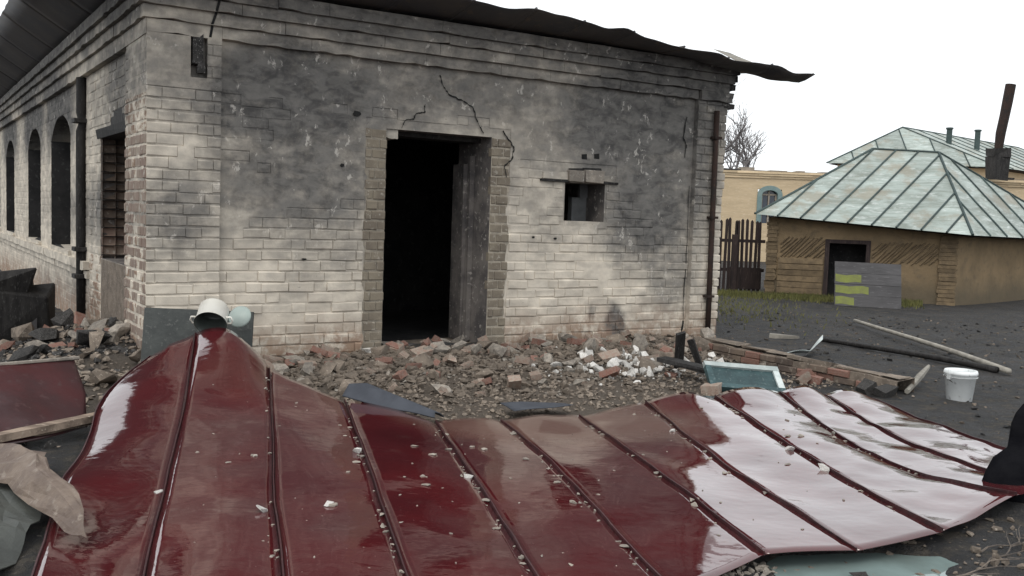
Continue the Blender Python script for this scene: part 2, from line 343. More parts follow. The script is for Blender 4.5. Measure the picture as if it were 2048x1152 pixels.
# house walls ------------------------------------------------------
CH = .104
def course_rows(a0, a1, z0, z1, r, lo=.25, hi=.30, hd=(.13, .15), pattern=None):
    z = z0; k = 0
    while z < z1 - .03:
        h = min(CH, z1 - z); a = a0; off = r.uniform(0, .25); first = True; i = k
        while a < a1 - .01:
            l = r.uniform(lo, hi) if (i % 3 or pattern == 's') else r.uniform(*hd)
            if pattern == 'h': l = r.uniform(*hd)
            if first: l = max(.08, l - off * (k % 2)); first = False
            if a + l > a1 - .06: l = a1 - a
            yield a, z, l, h; a += l; i += 1
        z += CH; k += 1
def inside(a, z, l, h, o): return a + l > o[0] and a < o[1] and z + h > o[2] and z < o[3]
def clip_rows(rows, openings):
    for a, z, l, h in rows:
        segs = [(a, a + l)]
        for o in openings:
            if z + h * .5 > o[2] and z + h * .5 < o[3]:
                ns = []
                for p, q in segs:
                    if q <= o[0] or p >= o[1]: ns.append((p, q))
                    else:
                        if p < o[0]: ns.append((p, o[0]))
                        if q > o[1]: ns.append((o[1], q))
                segs = ns
        for p, q in segs:
            if q - p > .03: yield p, z, q - p, h
I4 = Matrix.Identity(4)
PANEL = .07
MF = Matrix.Translation((0, PANEL, 0)); MP = I4
ML = Matrix(((0, 1, 0, 0), (1, 0, 0, 0), (0, 0, 1, 0), (0, 0, 0, 1)))     # along = house v, depth = house u
MLP = Matrix.Translation((PANEL, 0, 0)) @ ML
DOOR = (2.36, 3.62, .1, 2.40); WIN = (4.62, 5.20, 1.50, 1.96); NICHE = (.38, .53, 2.68, 3.10)
BR = Bricks(); r = random.Random(3)
jag = lambda z, s: .05 * nz(z * 3, s, 0, 2.2) + .03 * nz(z * 9, s, 4, 1)
for a, z, l, h in clip_rows(course_rows(.0, .66, -.1, 3.07, r, .20, .31), [NICHE]):
    if .8 * nz(a * 2, z * 2, 5, 1) + (z - 2.2) * .5 + r.gauss(0, .04) > .2: BR.put(MP, a, z, l, h, .05, .004, m_white, r, True); continue
    BR.put(MP, a + .002, z + .003, l - .004, h - .003 - r.choice((.003, .004, .006, .010)), .05, r.uniform(.0, .006), m_white, r)
Z_T = 3.07
for a, z, l, h in clip_rows(course_rows(.66, 6.56, -.1, Z_T, r), [(2.13, 3.86, .1, 2.46), (WIN[0] - .02, WIN[1] + .02, WIN[2], WIN[3]), (4.3, 5.36, 1.96, 2.14)]):
    k = sm(2.6, .6, z)                         # thick limewash fills the joints higher up
    gap = r.choice((.0, .001, .001, .003, .005)) * (.4 + k); gz = r.choice((.001, .002, .003, .006, .012)) * (.25 + k)
    fl_ = .75 * nz(a * .9, z * 1.5, 3, 1) + .5 * nz(a * 3, z * 5, 8, 1) + (z - 1.25) * .42 + r.gauss(0, .03)
    if fl_ > .12: BR.put(MF, a, z, l, h, .05, .005, m_white, r, True); continue
    if r.random() < .02 and z < 1.2: continue
    BR.put(MF, a + gap, z + gz * .5, l - 2 * gap, h - gz - .001, .05, r.uniform(.0, .003 + .013 * k), m_white, r)
for z in np.arange(-.1, 2.46, CH):             # bare brick jambs where plaster broke off
    for side in (0, 1):
        if z < .1 - CH * .4: continue
        if side == 0: a0, a1 = 2.14 + jag(z, 1), DOOR[0] + r.uniform(-.008, .012)
        else: a0, a1 = DOOR[1] + r.uniform(-.012, .012), 3.86 + jag(z, 7)
        if z > 2.36: continue
        sp = a0 + (a1 - a0) * (.62 if int(z / CH) % 2 else .3)
        for p, q in ((a0, sp), (sp, a1)):
            BR.put(MF, p + .005, z + .006, q - p - .01, min(CH, 2.46 - z) - .012, .05, r.uniform(.002, .012), m_tan, r)
for a, z, l, h in course_rows(2.0, 4.0, 2.40, 2.46, r): pass
for a, z, l, h in course_rows(6.56, 7.04, -.1, 3.07, r, .22, .27):
    if 6.74 < a + l / 2 < 6.92 and l < .1: continue
    e = r.uniform(-.012, .03) if a + l > 7.03 else 0
    BR.put(MP, a + .005, z + .006, l - .01 + e, h - .012, .05, r.uniform(0, .01), m_white, r)
LN = (1.05, 2.70, .92, 2.36)
LW = [(4.95, 6.85, .9, 2.75, m_soot), (8.1, 9.85, .9, 2.75, m_soot), (12.2, 13.9, .9, 2.75, m_soot), (15.3, 17, .9, 2.75, m_soot)]  # soot black window reveals: the shade inside the openings is put into their colour
for a, z, l, h in course_rows(.0, .94, -.1, 2.55, r, .24, .28, (.12, .14), 'h'):     # raw corner brick of the gable side
    BR.put(ML, a + .006, z + .006, l - .012, h - .012, .05, r.uniform(.001, .010), m_tanred if (z < 2.1 and r.random() < .75) else m_bare, r)
for a, z, l, h in course_rows(.0, .94, 2.5, 3.04, r, .25, .3): BR.put(ML, a + .004, z + .005, l - .008, h - .01, .05, r.uniform(0, .003), m_side, r)
for a, z, l, h in clip_rows(course_rows(.94, 3.45, -.3, 3.04, r), [(LN[0] - .1, LN[1], .55, LN[3]), (1.35, 2.1, 2.3, 2.55)]):
    BR.put(MLP, a + .006, z + .006, l - .012, h - .012, .05, r.uniform(0, .008), m_bare if z < .9 else m_side, r)
for a, z, l, h in clip_rows(course_rows(3.45, 17, -.5, 3.04, r), LW + [(3, 17, .62, .84)]):
    BR.put(MLP, a + .004, z + .006, l - .008, h - .012, .05, r.uniform(0, .003), m_side, r)

def wall_mesh(name, a0, a1, z0, z1, d0, d1, openings, M, mat, parent, inner=None):
    As = sorted({a0, a1, *[o[i] for o in openings for i in (0, 1)]}); Zs = sorted({z0, z1, *[o[i] for o in openings for i in (2, 3)]})
    b = MB(); ib = MB()
    hole = lambda a, z: any(o[0] < a < o[1] and o[2] < z < o[3] for o in openings)
    P = lambda a, d, z: M @ Vector((a, d, z))
    for i in range(len(As) - 1):
        for j in range(len(Zs) - 1):
            a, A, z, Z = As[i], As[i + 1], Zs[j], Zs[j + 1]
            if hole((a + A) / 2, (z + Z) / 2): continue
            b.quad(P(a, d0, z), P(A, d0, z), P(A, d0, Z), P(a, d0, Z)); ib.quad(P(a, d1, z), P(a, d1, Z), P(A, d1, Z), P(A, d1, z))
    for (x, y) in ((a0, a0), (a1, a1)): b.quad(P(x, d0, z0), P(x, d0, z1), P(x, d1, z1), P(x, d1, z0))
    b.quad(P(a0, d0, z1), P(a1, d0, z1), P(a1, d1, z1), P(a0, d1, z1))
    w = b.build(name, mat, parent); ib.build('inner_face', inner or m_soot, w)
    for o in openings:
        a, A, z, Z = o[:4]; q = MB(); rm = o[4] if len(o) > 4 else m_reveal
        for quad in (((a, z), (a, Z)), ((A, z), (A, Z)), ((a, Z), (A, Z)), ((a, z), (A, z))):
            (p0, q0), (p1, q1) = quad; n = 6
            q.grid([[P(p0 + (p1 - p0) * s, d0 + (d1 - d0) * t / n, q0 + (q1 - q0) * s) for t in range(n + 1)] for s in np.linspace(0, 1, 13)])
        q.build('opening_reveal', rm, w)
    return w
fw = wall_mesh('front_wall', .0, 7.0, -.3, 3.5, PANEL + .002, .80, [DOOR, WIN], I4, m_mortar, house)
lw = wall_mesh('side_wall', .07, 17, -.8, 3.5, PANEL + .002, .70, [(*LN[:2], LN[2], LN[3])] + LW, ML, m_side, house)
# jamb backing under the broken plaster is bare lime joint, so the core is hidden by a thin skin there
for s_, a0, a1 in ((0, 2.13, 2.36), (1, 3.62, 3.86)):
    q = MB(); q.grid([[(a0 + (a1 - a0) * t + (jag(z, 1 if s_ == 0 else 7) if (t == 0) == (s_ == 0) else 0), PANEL + .0012, z) for t in (0, 1)] for z in np.arange(.1, 2.41, .04)]); q.build('jamb_bedding', m_jambm, fw)
# pilaster cores
for (a0, a1) in ((.004, .656), (6.564, 7.03)):
    q = MB(); q.box(a0, a1, .006, PANEL + .01, -.3, 3.07) if a0 > 1 else None
    if a0 < 1:
        n_ = NICHE
        q.box(a0, n_[0], .006, PANEL + .01, -.3, 3.07); q.box(n_[1], a1, .006, PANEL + .01, -.3, 3.07); q.box(n_[0], n_[1], .006, PANEL + .01, -.3, n_[2])
    q.build('pilaster_core', m_mortar, fw)
q = MB(); q.box(.006, PANEL + .01, .006, .93, -.3, 3.07); q.build('corner_core', m_mortar, lw)
q = MB(); q.box(.38, .53, .071, .09, 2.69, 3.08); q.build('niche_back', m_char, fw)
q = MB(); q.box(.40, .50, -.01, .06, 2.83, 3.10, .012); q.box(.44, .50, -.02, .05, 2.75, 2.85, .012); q.build('charred_beam_end', m_charg, fw)
# sort: the 300 bricks nearest the camera are objects of their own, the rest one piece of brickwork
def dist(it): p = HM @ it[0] @ Vector((.5, 0, .5)); return (p - Vector((0, 0, 1.55))).length - (0 if it[0][0][0] != 0 and abs(it[0][0][0]) > .02 else -.9)
BR.items.sort(key=dist)
for T, k, mat in BR.items[:300]:
    side = abs(T[0][0]) < .03
    o = link('brick', bme(k, mat), lw if side else fw); o.matrix_local = T
for side, par in ((False, fw), (True, lw)):
    for mt in (m_white, m_tan, m_tanred, m_bare, m_side):
        b = MB()
        for T, k, mat in BR.items[300:]:
            if mat is mt and (abs(T[0][0]) < .03) == side: b.add([T @ Vector(v) for v in BV[k].v], BV[k].f)
        if b.v: b.build('brickwork', mt, par)['kind'] = 'stuff'
# cornice courses: blocks laid end to end
def cornice(M, a0, a1, z0, z1, proud, mat, par, r, lo=.5, hi=1.3):
    a = a0
    while a < a1 - .01:
        l = r.uniform(lo, hi)
        if a + l > a1 - .3: l = a1 - a
        b = MB(); e = r.uniform(-.004, .004); n = max(2, int(l / .12))
        pts = [(-proud + e, z0), (-proud + e, z1)]
        g0 = [[M @ Vector((a + .002 + (l - .004) * i / n, d + .007 * nz(a + i * .12, z * 9, 3, 4), z + .005 * nz(a + i * .12, d * 9 + z * 5, 1, 3) + (.014 if jj == 1 and nz(a + i * .12, z0 * 7, 8, 7) > .3 else 0))) for i in range(n + 1)] for jj, (d, z) in enumerate(((.1, z0), (-proud + e, z0), (-proud + e, z1), (.1, z1)))]
        b.grid(g0)
        for i in (0, n): b.add([g0[j][i] for j in range(4)], [(0, 1, 2, 3)])
        b.build('cornice_block', mat, par, smooth=False); a += l
rc = random.Random(11)
cornice(MF, .66, 6.56, 3.07, 3.185, PANEL, m_white, fw, rc); cornice(MP, -.0, .66, 3.07, 3.185, .004, m_white, fw, rc)
cornice(MP, -.04, 7.04, 3.187, 3.30, .042, m_white, fw, rc); cornice(MP, -.08, 7.09, 3.302, 3.40, .085, m_white, fw, rc); cornice(MP, -.12, 7.13, 3.402, 3.52, .125, m_white, fw, rc)
cornice(MP, 6.57, 7.10, 3.07, 3.185, .04, m_white, fw, rc, .6, .7)
cornice(MLP, .94, 17, 3.05, 3.185, PANEL, m_side, lw, rc); cornice(ML, .0, .94, 3.05, 3.185, .004, m_side, lw, rc)
cornice(ML, .08, 17, 3.187, 3.30, .042, m_side, lw, rc); cornice(ML, .08, 17, 3.302, 3.40, .085, m_side, lw, rc); cornice(ML, .1, 17, 3.402, 3.52, .125, m_side, lw, rc)
for (z0, z1, e) in ((3.0, 3.065, .13), (3.13, 3.2, .10), (3.24, 3.31, .13), (3.35, 3.43, .16)):
    b = MB(); b.box(7.0, 7.05 + e, .0, .5, z0, z1, .006); b.build('corbel_brick', m_charg, fw)
# moulded string course under the side windows
cornice(MLP, 3.45, 17, .63, .72, .03, m_side, lw, rc); cornice(MLP, 3.45, 17, .725, .835, .065, m_side, lw, rc)
for i, o in enumerate(LW):                                            # window openings: arch, sill, frame, dark glass
    a, A = o[0], o[1]; b = MB(); c0 = (a + A) / 2; n = 14; rise = .32
    arc = [(a + (A - a) * k / n, 2.43 + rise * math.sin(math.pi * k / n) ** .7) for k in range(n + 1)]
    for k in range(n):
        (p, z), (q_, z2) = arc[k], arc[k + 1]
        for d in (PANEL + .004, .5): b.quad(ML @ Vector((p, d, z)), ML @ Vector((q_, d, z2)), ML @ Vector((q_, d, 2.76)), ML @ Vector((p, d, 2.76)))
        b.quad(ML @ Vector((p, PANEL + .004, z)), ML @ Vector((q_, PANEL + .004, z2)), ML @ Vector((q_, .5, z2)), ML @ Vector((p, .5, z)))
    b.build('window_arch', m_side, lw)
    b = MB(); b.box(.03, .35, a - .06, A + .06, .84, .90, .006); b.build('window_sill', m_side, lw)
    if i in (2, 3):
        w_ = MB()
        for (p, q_, z, Z) in ((a, a + .07, .9, 2.7), (A - .07, A, .9, 2.7), (c0 - .035, c0 + .035, .9, 2.75), (a, A, .9, .97), (a, A, 2.0, 2.07)):
            w_.box(.30, .36, p, q_, z, Z, .003)
        wf = w_.build('window_frame', m_wood, lw); gl = MB(); gl.box(.325, .335, a + .05, A - .05, .95, 2.6); gl.build('window_pane', m_glass, wf)
# bricked recess in the side wall: bare brick, burnt lintel, broken plaster
b = MB(); b.box(.46, .60, 1.06, 2.69, .93, 2.36); b.build('recess_backing', m_jambm, lw)
rr = random.Random(21); cnt = 0
for a, z, l, h in course_rows(1.06, 2.69, .93, 2.36, rr):
    T = Matrix.Translation((.46, 0, 0)) @ ML @ Matrix.Translation((a + .006, -.012, z + .006)) @ Matrix.Diagonal((l - .012, .05, h - .012, 1))
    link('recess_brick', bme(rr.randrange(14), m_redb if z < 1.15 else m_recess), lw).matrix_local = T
for z in np.arange(.55, 2.34, CH):                                    # exposed jamb brick on the far side of the recess
    for (d, e) in ((.08, .22), (.225, .44)):
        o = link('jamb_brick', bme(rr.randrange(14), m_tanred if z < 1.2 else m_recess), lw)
        o.matrix_local = Matrix(((1, 0, 0, d), (0, -1, 0, 2.69), (0, 0, 1, z), (0, 0, 0, 1))) @ Matrix.Diagonal((e - d, .05, CH - .014, 1)) @ Matrix.Translation((0, -.2, 0))
b = MB(); b.box(.05, .3, .92, 2.86, 2.26, 2.36, .015); b.build('burnt_lintel', m_char, lw)
b = MB()
for (a, A, z, Z) in ((1.35, 2.1, 2.37, 2.46), (1.48, 1.95, 2.46, 2.54)): b.box(.071, .0745, a, A, z, Z, .0)
b.build('relieving_hole', m_char, lw)
b = MB(); b.grid([[(.052 + .006 * nz(a, z, 2, 4), a + .04 * nz(a, z * 5, 0, 2), z) for a in np.linspace(1.1, 2.55, 8)] for z in np.linspace(.15, .92, 10)]); b.build('plaster_patch', m_ash, lw)
# downpipe with clamps on the side wall and rusty pipe on the right pilaster
for par, pts, mt, cl in ((lw, [(.02, 3.72, 3.04), (.02, 3.73, 2.62), (.05, 3.74, 2.5), (.02, 3.75, 2.4), (.02, 3.75, 1.2), (.03, 3.77, 0)], m_char, (.62, .95, 2.5)),
                         (fw, [(6.83, -.05, 2.95), (6.83, -.055, 2.2), (6.84, -.05, 1.2), (6.85, -.05, .12)], m_rust, (.6, 1.6, 2.6))):
    b = MB(); b.tube(pts, .036 if par is fw else .06, 10); p = b.build('downpipe', mt, par, smooth=True)
    for z in cl:
        b = MB()
        if par is fw: b.box(6.78, 6.895, -.096, .0, z, z + .03)
        else: b.box(-.07, .07, 3.63, 3.87, z, z + .05)
        b.build('pipe_clamp', mt, p)
# small window: broken stone lintel, burnt strips, frame post inside
q = [(4.30, 4.64, 1.985, 2.07, .03), (4.645, 4.86, 1.965, 2.10, .06), (4.865, 5.13, 1.965, 2.115, .07), (5.135, 5.34, 1.985, 2.06, .035)]
for (a, A, z, Z, pr) in q:
    b = MB(); b.box(a, A, PANEL - pr, PANEL + .1, z, Z, .008); b.build('lintel_block', m_plaster if pr > .05 else m_white, fw, bevel=.006)
for (a, A, z, Z) in ((4.27, 4.66, 1.962, 1.985), (5.12, 5.38, 1.96, 1.984), (4.66, 4.85, 2.10, 2.125), (4.86, 5.12, 2.115, 2.14)):
    b = MB(); b.box(a, A, PANEL - .028, PANEL + .05, z, Z, .006); b.build('charred_lath', m_char, fw)
b = MB(); b.box(4.98, 5.195, .42, .50, 1.50, 1.80); b.box(5.08, 5.195, .40, .44, 1.80, 1.96); b.build('window_jamb_stone', m_soot2, fw)
b = MB(); b.box(4.55, 5.25, PANEL - .01, .4, 1.44, 1.51, .012); b.build('window_ledge', m_white, fw)
# door: threshold, frame rebate on the far jamb, splintered lintel
b = MB(); b.box(3.56, 3.618, .42, .50, .12, 2.2, .01); b.box(3.53, 3.60, .5, .79, .12, 2.12, .012); b.build('door_rebate', m_reveal, fw)
b = MB(); b.box(2.3, 3.7, .09, .8, -.1, .10, .01); b.build('door_threshold', m_ash, fw)
b = MB(); b.grid([[(a, PANEL + .02, z + (.07 * abs(nz(a, 0, 2, 9)) if z < 2.4 else 0)) for a in np.linspace(2.36, 2.50, 8)] for z in (2.30, 2.42)]); b.build('lintel_stub', m_white, fw, solid=.3)
b = MB(); b.box(2.2, 3.9, .3, .7, 2.36, 2.46, .02); b.build('door_lintel', m_char, fw)
# cracks opened in the plaster by the heat
def crack(pts, w, par=fw):
    P = []; b = MB(); r_ = random.Random(int(pts[0][0] * 100))
    for (x0, z0), (x1, z1) in zip(pts, pts[1:]):
        n = 5
        for k in range(n): t = k / n; P.append((x0 + (x1 - x0) * t + r_.uniform(-.008, .008), z0 + (z1 - z0) * t + r_.uniform(-.008, .008)))
    P.append(pts[-1])
    for i in range(len(P) - 1):
        ww = w * r_.uniform(.4, 1.3); (x0, z0), (x1, z1) = P[i], P[i + 1]; d = Vector((x1 - x0, 0, z1 - z0)); nn = Vector((-d.z, 0, d.x)).normalized() * ww / 2
        a, c = Vector((x0, PANEL - .0135, z0)), Vector((x1, PANEL - .0135, z1)); b.quad(a - nn, c - nn, c + nn, a + nn)
    b.build('crack', m_crack, par)
crack([(2.52, 2.42), (2.56, 2.5), (2.66, 2.52), (2.69, 2.58), (2.78, 2.6), (2.79, 2.68)], .014)
crack([(3.5, 2.43), (3.42, 2.55), (3.36, 2.7), (3.25, 2.75), (3.08, 2.80), (3.0, 2.88), (2.95, 3.0)], .013)
crack([(3.82, 1.98), (3.78, 2.1), (3.88, 2.18), (3.90, 2.3), (3.84, 2.38), (3.75, 2.48)], .015)
crack([(6.42, 2.35), (6.44, 2.5), (6.38, 2.6), (6.43, 2.85)], .02); crack([(6.52, .0), (6.51, .6), (6.53, 1.3), (6.52, 2.0)], .012)
crack([(6.50, .05), (6.52, .3)], .03)
for (a, z, w, h) in ((2.02, 2.52, .09, .06), (1.88, 2.0, .05, .04), (1.5, 1.06, .06, .02), (.46, 1.0, .0, .0), (4.2, 1.32, .04, .03), (4.5, 1.31, .05, .03)):
    if w:
        b = MB(); cx = [(a + w * .5 * math.cos(t) * rr.uniform(.7, 1.2), PANEL - .014, z + h * .5 * math.sin(t) * rr.uniform(.7, 1.2)) for t in np.arange(0, 6.2, .7)]; b.add(cx, [tuple(range(len(cx)))]); b.build('knocked_hole', m_crack, fw)
for (a, z) in ((4.83, 2.24), (5.01, 2.255)):
    b = MB(); b.add([(a + rr.uniform(-.008, .008), PANEL - .0075, z + rr.uniform(-.006, .006)), (a + .085, PANEL - .0075, z - .005), (a + .08, PANEL - .0075, z + .058), (a + .004, PANEL - .0075, z + .05)], [(0, 1, 2, 3)]); b.build('putlog_hole', m_crack, fw)
b = MB(); b.tube([(.37, PANEL * 0 - .09, 3.10 + .4), (.40, -.132, 3.42), (.5, -.09, 3.3), (.52, -.05, 3.2), (.5, -.012, 3.1)], .008, 4); 
cr = MB(); P_ = [(.62, -.131, 3.52), (.60, -.131, 3.43), (.605, -.091, 3.39), (.585, -.091, 3.31), (.59, -.048, 3.29), (.56, -.048, 3.2), (.565, -.012, 3.17), (.55, -.012, 3.08)]
for i in range(7):
    a, c = Vector(P_[i]), Vector(P_[i + 1]); e = Vector((.012, 0, 0)); cr.quad(a - e, c - e, c + e, a + e)
cr.build('crack', m_crack, fw)
# rest of the shell: right wall, back wall, partitions, floor, ceiling
wr = MB(); wr.box(6.42, 7.0, .81, 17, -.3, 3.5); wr.build('far_side_wall', m_white, house)
for z in np.arange(-.1, 3.0, CH):                                     # toothed brick ends of the right corner
    b = MB(); e = rr.uniform(-.01, .035); b.box(7.0, 7.035 + e, .02, .3 + rr.uniform(-.1, .1), z + .006, z + CH - .006, .006); b.build('corner_brick', m_tanred if rr.random() < .6 else m_tan, fw)
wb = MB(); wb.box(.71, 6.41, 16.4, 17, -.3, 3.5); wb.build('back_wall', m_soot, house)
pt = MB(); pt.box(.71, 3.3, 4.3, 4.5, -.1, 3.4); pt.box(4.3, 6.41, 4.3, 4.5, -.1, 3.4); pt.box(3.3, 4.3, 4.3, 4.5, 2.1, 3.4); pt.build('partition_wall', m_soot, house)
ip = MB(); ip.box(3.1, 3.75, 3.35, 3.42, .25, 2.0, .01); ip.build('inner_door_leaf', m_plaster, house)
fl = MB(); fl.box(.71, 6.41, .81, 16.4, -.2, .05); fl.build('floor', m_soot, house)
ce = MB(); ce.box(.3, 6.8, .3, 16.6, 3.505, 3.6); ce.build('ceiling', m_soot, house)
# roof: warped, burnt sheets; the eave curls up where the rafters burned away
EDGE = [(-1.2, 3.80), (0, 3.76), (1.5, 3.70), (2.91, 3.66), (3.32, 3.64), (3.71, 3.68), (4.0, 3.66), (4.63, 3.61), (4.87, 3.63), (5.23, 3.57), (5.6, 3.53), (5.87, 3.53), (6.3, 3.53), (6.55, 3.475), (7.23, 3.50), (7.6, 3.44), (7.95, 3.46)]
def lerp_tab(T, x):
    for (a, b), (c, d) in zip(T, T[1:]):
        if x <= c: t = max(0, (x - a) / (c - a)); t = t * t * (3 - 2 * t); return b + (d - b) * t
    return T[-1][1]
def roofz(u, v):
    inner = 3.545
    if v < 0: t = min(1, -v / .6); z = inner + (lerp_tab(EDGE, u) - inner) * t ** 1.2 - .12 * math.sin(math.pi * t) * sm(5.5, 7.5, u); 
    else: z = inner + min(v, 16.9 - v, 6) * .09
    return z
roof = MB(); roof.box(.0, 7.0, .0, 17, 3.524, 3.545); roof_o = roof.build('roof', m_roofdark, house)
u0 = -.62; rs = random.Random(5)
while u0 < 7.9:
    w = min(rs.uniform(.62, .75), 7.95 - u0)
    if 7.95 - u0 - w < .2: w = 7.95 - u0
    b = MB(); b.grid([[(u, v + (0 if v > -.55 else .03 * nz(u, 1, 2, 4)), roofz(u, v) + .012 * nz(u, v, 3, 3) + .004) for u in np.linspace(u0, u0 + w, 12)] for v in [-.6, -.53, -.45, -.35, -.25, -.15, -.05, .05, .4, 1, 2, 3, 4.5, 6]])
    b.build('eave_sheet', m_roofdark, roof_o, smooth=True, solid=.006)
    s_ = MB(); s_.tube([(u0 + w, v, roofz(u0 + w, v) + .02) for v in (-.58, -.4, -.2, 0, .5, 1.5, 3, 5)], .014, 5); s_.build('roof_seam', m_roofdark, roof_o); u0 += w
v0 = -.6
while v0 < 17:
    w = 1.5; lz = lambda v: 3.97 + .05 * nz(v, 3, 1, 1.1)
    b = MB(); b.grid([[(u, v, (3.545 + (lz(v) - 3.545) * (-u / .68) ** 1.1 if u < 0 else 3.545 + u * .2) + .01 * nz(v, u, 6, 3)) for u in [-.68 + .02 * nz(v, 2, 0, 3), -.5, -.3, -.15, 0, .6, 1.5, 3]] for v in np.linspace(v0, v0 + w, 14)])
    b.build('eave_sheet', m_roofdark, roof_o, smooth=True, solid=.006); v0 += w
b = MB(); b.grid([[(u, -.35 + v, 3.47 + .44 * v * (1 - .5 * sm(7.4, 7.9, u)) + .015 * nz(u, v, 3, 3)) for u in np.linspace(7.15, 7.88, 11)] for v in np.linspace(0, .75, 6)])
b.build('eave_sheet', m_polel, roof_o, smooth=True, solid=.004)

# ------------------------------------------------------------------ fallen red roof
SE = [[(-2.72, 7.25, 0.4), (-2.78, 6.6, 0.23), (-2.51, 5.65, 0.08), (-2.36, 5.05, 0.06), (-2.0, 4.1, 0.05), (-1.79, 3.5, 0.04)],
[(-2.46, 7.5, 0.55), (-2.13, 6.3, 0.27), (-1.96, 5.65, 0.16), (-1.8, 5.05, 0.09), (-1.56, 4.18, 0.05), (-1.4, 3.65, .04)],
[(-1.8, 7.2, 0.34), (-1.41, 5.75, 0.16), (-1.18, 4.85, 0.07), (-1.02, 4.3, 0.05), (-0.84, 3.65, .04)],
[(-1.19, 6.95, 0.17), (-0.79, 5.45, 0.1), (-0.5, 4.32, 0.05), (-0.33, 3.66, .04)],
[(-0.51, 6.78, 0.07), (-0.09, 5.02, 0.05), (0.14, 3.98, 0.04), (0.22, 3.59, 0.04)],
[(-0.05, 6.93, 0.06), (0.21, 6.05, 0.06), (0.49, 4.82, 0.05), (0.64, 4.09, 0.04), (0.71, 3.8, 0.04)],
[(0.54, 7.21, 0.06), (0.96, 5.39, 0.06), (1.19, 4.31, 0.05)],
[(1.1, 7.68, 0.09), (1.35, 5.89, 0.06), (1.65, 4.42, 0.05)],
[(1.7, 7.88, 0.12), (1.96, 5.96, 0.06), (2.16, 4.67, 0.06)],
[(2.3, 8.12, 0.13), (2.37, 6.7, 0.06), (2.55, 5.8, 0.06), (2.83, 5.26, 0.1)],
[(2.73, 8.27, 0.1), (2.77, 7.05, 0.06), (2.89, 6.36, 0.05), (3.07, 5.52, 0.1)],
[(3.18, 8.36, 0.06), (3.3, 7.57, 0.05), (3.41, 6.89, 0.05), (3.49, 6.15, 0.08)]]
NT = 44
def resample(pts):
    P = [Vector(p) for p in pts]; L = [0]
    for a, b in zip(P, P[1:]): L.append(L[-1] + (b - a).length)
    out = []
    for k in range(NT + 1):
        s = L[-1] * k / NT; i = max(j for j in range(len(P) - 1) if L[j] <= s + 1e-9); t = (s - L[i]) / (L[i + 1] - L[i])
        p0, p1, p2, p3 = P[max(0, i - 1)], P[i], P[i + 1], P[min(len(P) - 1, i + 2)]
        m1 = (p2 - p0) / max(1e-6, L[i + 1] - L[max(0, i - 1)]) * (L[i + 1] - L[i]); m2 = (p3 - p1) / max(1e-6, L[min(len(P) - 1, i + 2)] - L[i]) * (L[i + 1] - L[i])
        out.append(p1 * (2 * t ** 3 - 3 * t * t + 1) + m1 * (t ** 3 - 2 * t * t + t) + p2 * (3 * t * t - 2 * t ** 3) + m2 * (t ** 3 - t * t))
    return out
SL = [resample(s) for s in SE]
fallen = empty('fallen_roof', (.3, 5.6, 0)); off = Vector((-.3, -5.6, 0))
tag(fallen, 'large dark red painted standing seam roof section lying in front of the house', 'roof')
def skin(i, s, k):
    """point on the sheet between seam i and i+1"""
    p = SL[i][k].lerp(SL[i + 1][k], s); t = k / NT; belly = math.sin(math.pi * s)
    z = .026 * belly * nz(i * 3.7, t * 3.2, 2, 1) + .03 * nz(p.x, p.y, 4, .9) * belly + .010 * nz(p.x, p.y, 8, 2.6)
    if i == 1: z += .15 * belly * (1 - sm(0, .3, t))
    if i >= 7: z += .05 * belly * (1 - sm(0, .22, t)) + (.014 * nz(p.x, p.y, 9, 4.5)) * (1 if i >= 8 else .5)
    if i == 0: z += .05 * belly * math.sin(t * 7) * (1 - t)
    if i in (4, 5): z += .02 * (1 - sm(0, .18, t)) * belly
    return p + Vector((0, 0, z))
def bulge_shift(i, t, s):
    return Vector((0, 0, 0)) if t > .06 else Vector((.03, .08, 0)) * (1 - t / .06) * nz(i * 2.3, s * 2, 5, 1.4)
for i in range(11):
    b = MB(); ns = 12
    b.grid([[skin(i, s, k) + bulge_shift(i, k / NT, s) + off for s in np.linspace(.012, .988, ns + 1)] for k in range(NT + 1)])
    b.build('metal_panel', m_red, fallen, smooth=True, solid=.004)
for i in range(12):
    b = MB(); ring = []
    for k in range(NT + 1):
        p = (skin(min(i, 10), 0 if i < 11 else 1, k)); q_ = SL[min(i, 10)][k].lerp(SL[min(i, 10) + 1][k], .03 if i < 11 else .97)
        d = (SL[min(i + 1, 11)][k] - SL[max(i - 1, 0)][k]).normalized(); t = k / NT
        lean = .006 * nz(i, t * 8, 1, 1.5); hgt = (.018 + .004 * nz(i, t * 10, 3, 1)) * (.6 if i in (0, 11) else 1)
        w = .0045
        ring.append([p + off + d * (-w) + Vector((0, 0, -.004)), p + off + d * (-.003 + lean) + Vector((0, 0, hgt)), p + off + d * (.004 + lean) + Vector((0, 0, hgt)), p + off + d * w + Vector((0, 0, -.004))])
    b.grid(ring); b.add(ring[0], [(0, 1, 2, 3)]); b.add(ring[-1], [(3, 2, 1, 0)]); b.build('standing_seam', m_redseam, fallen)

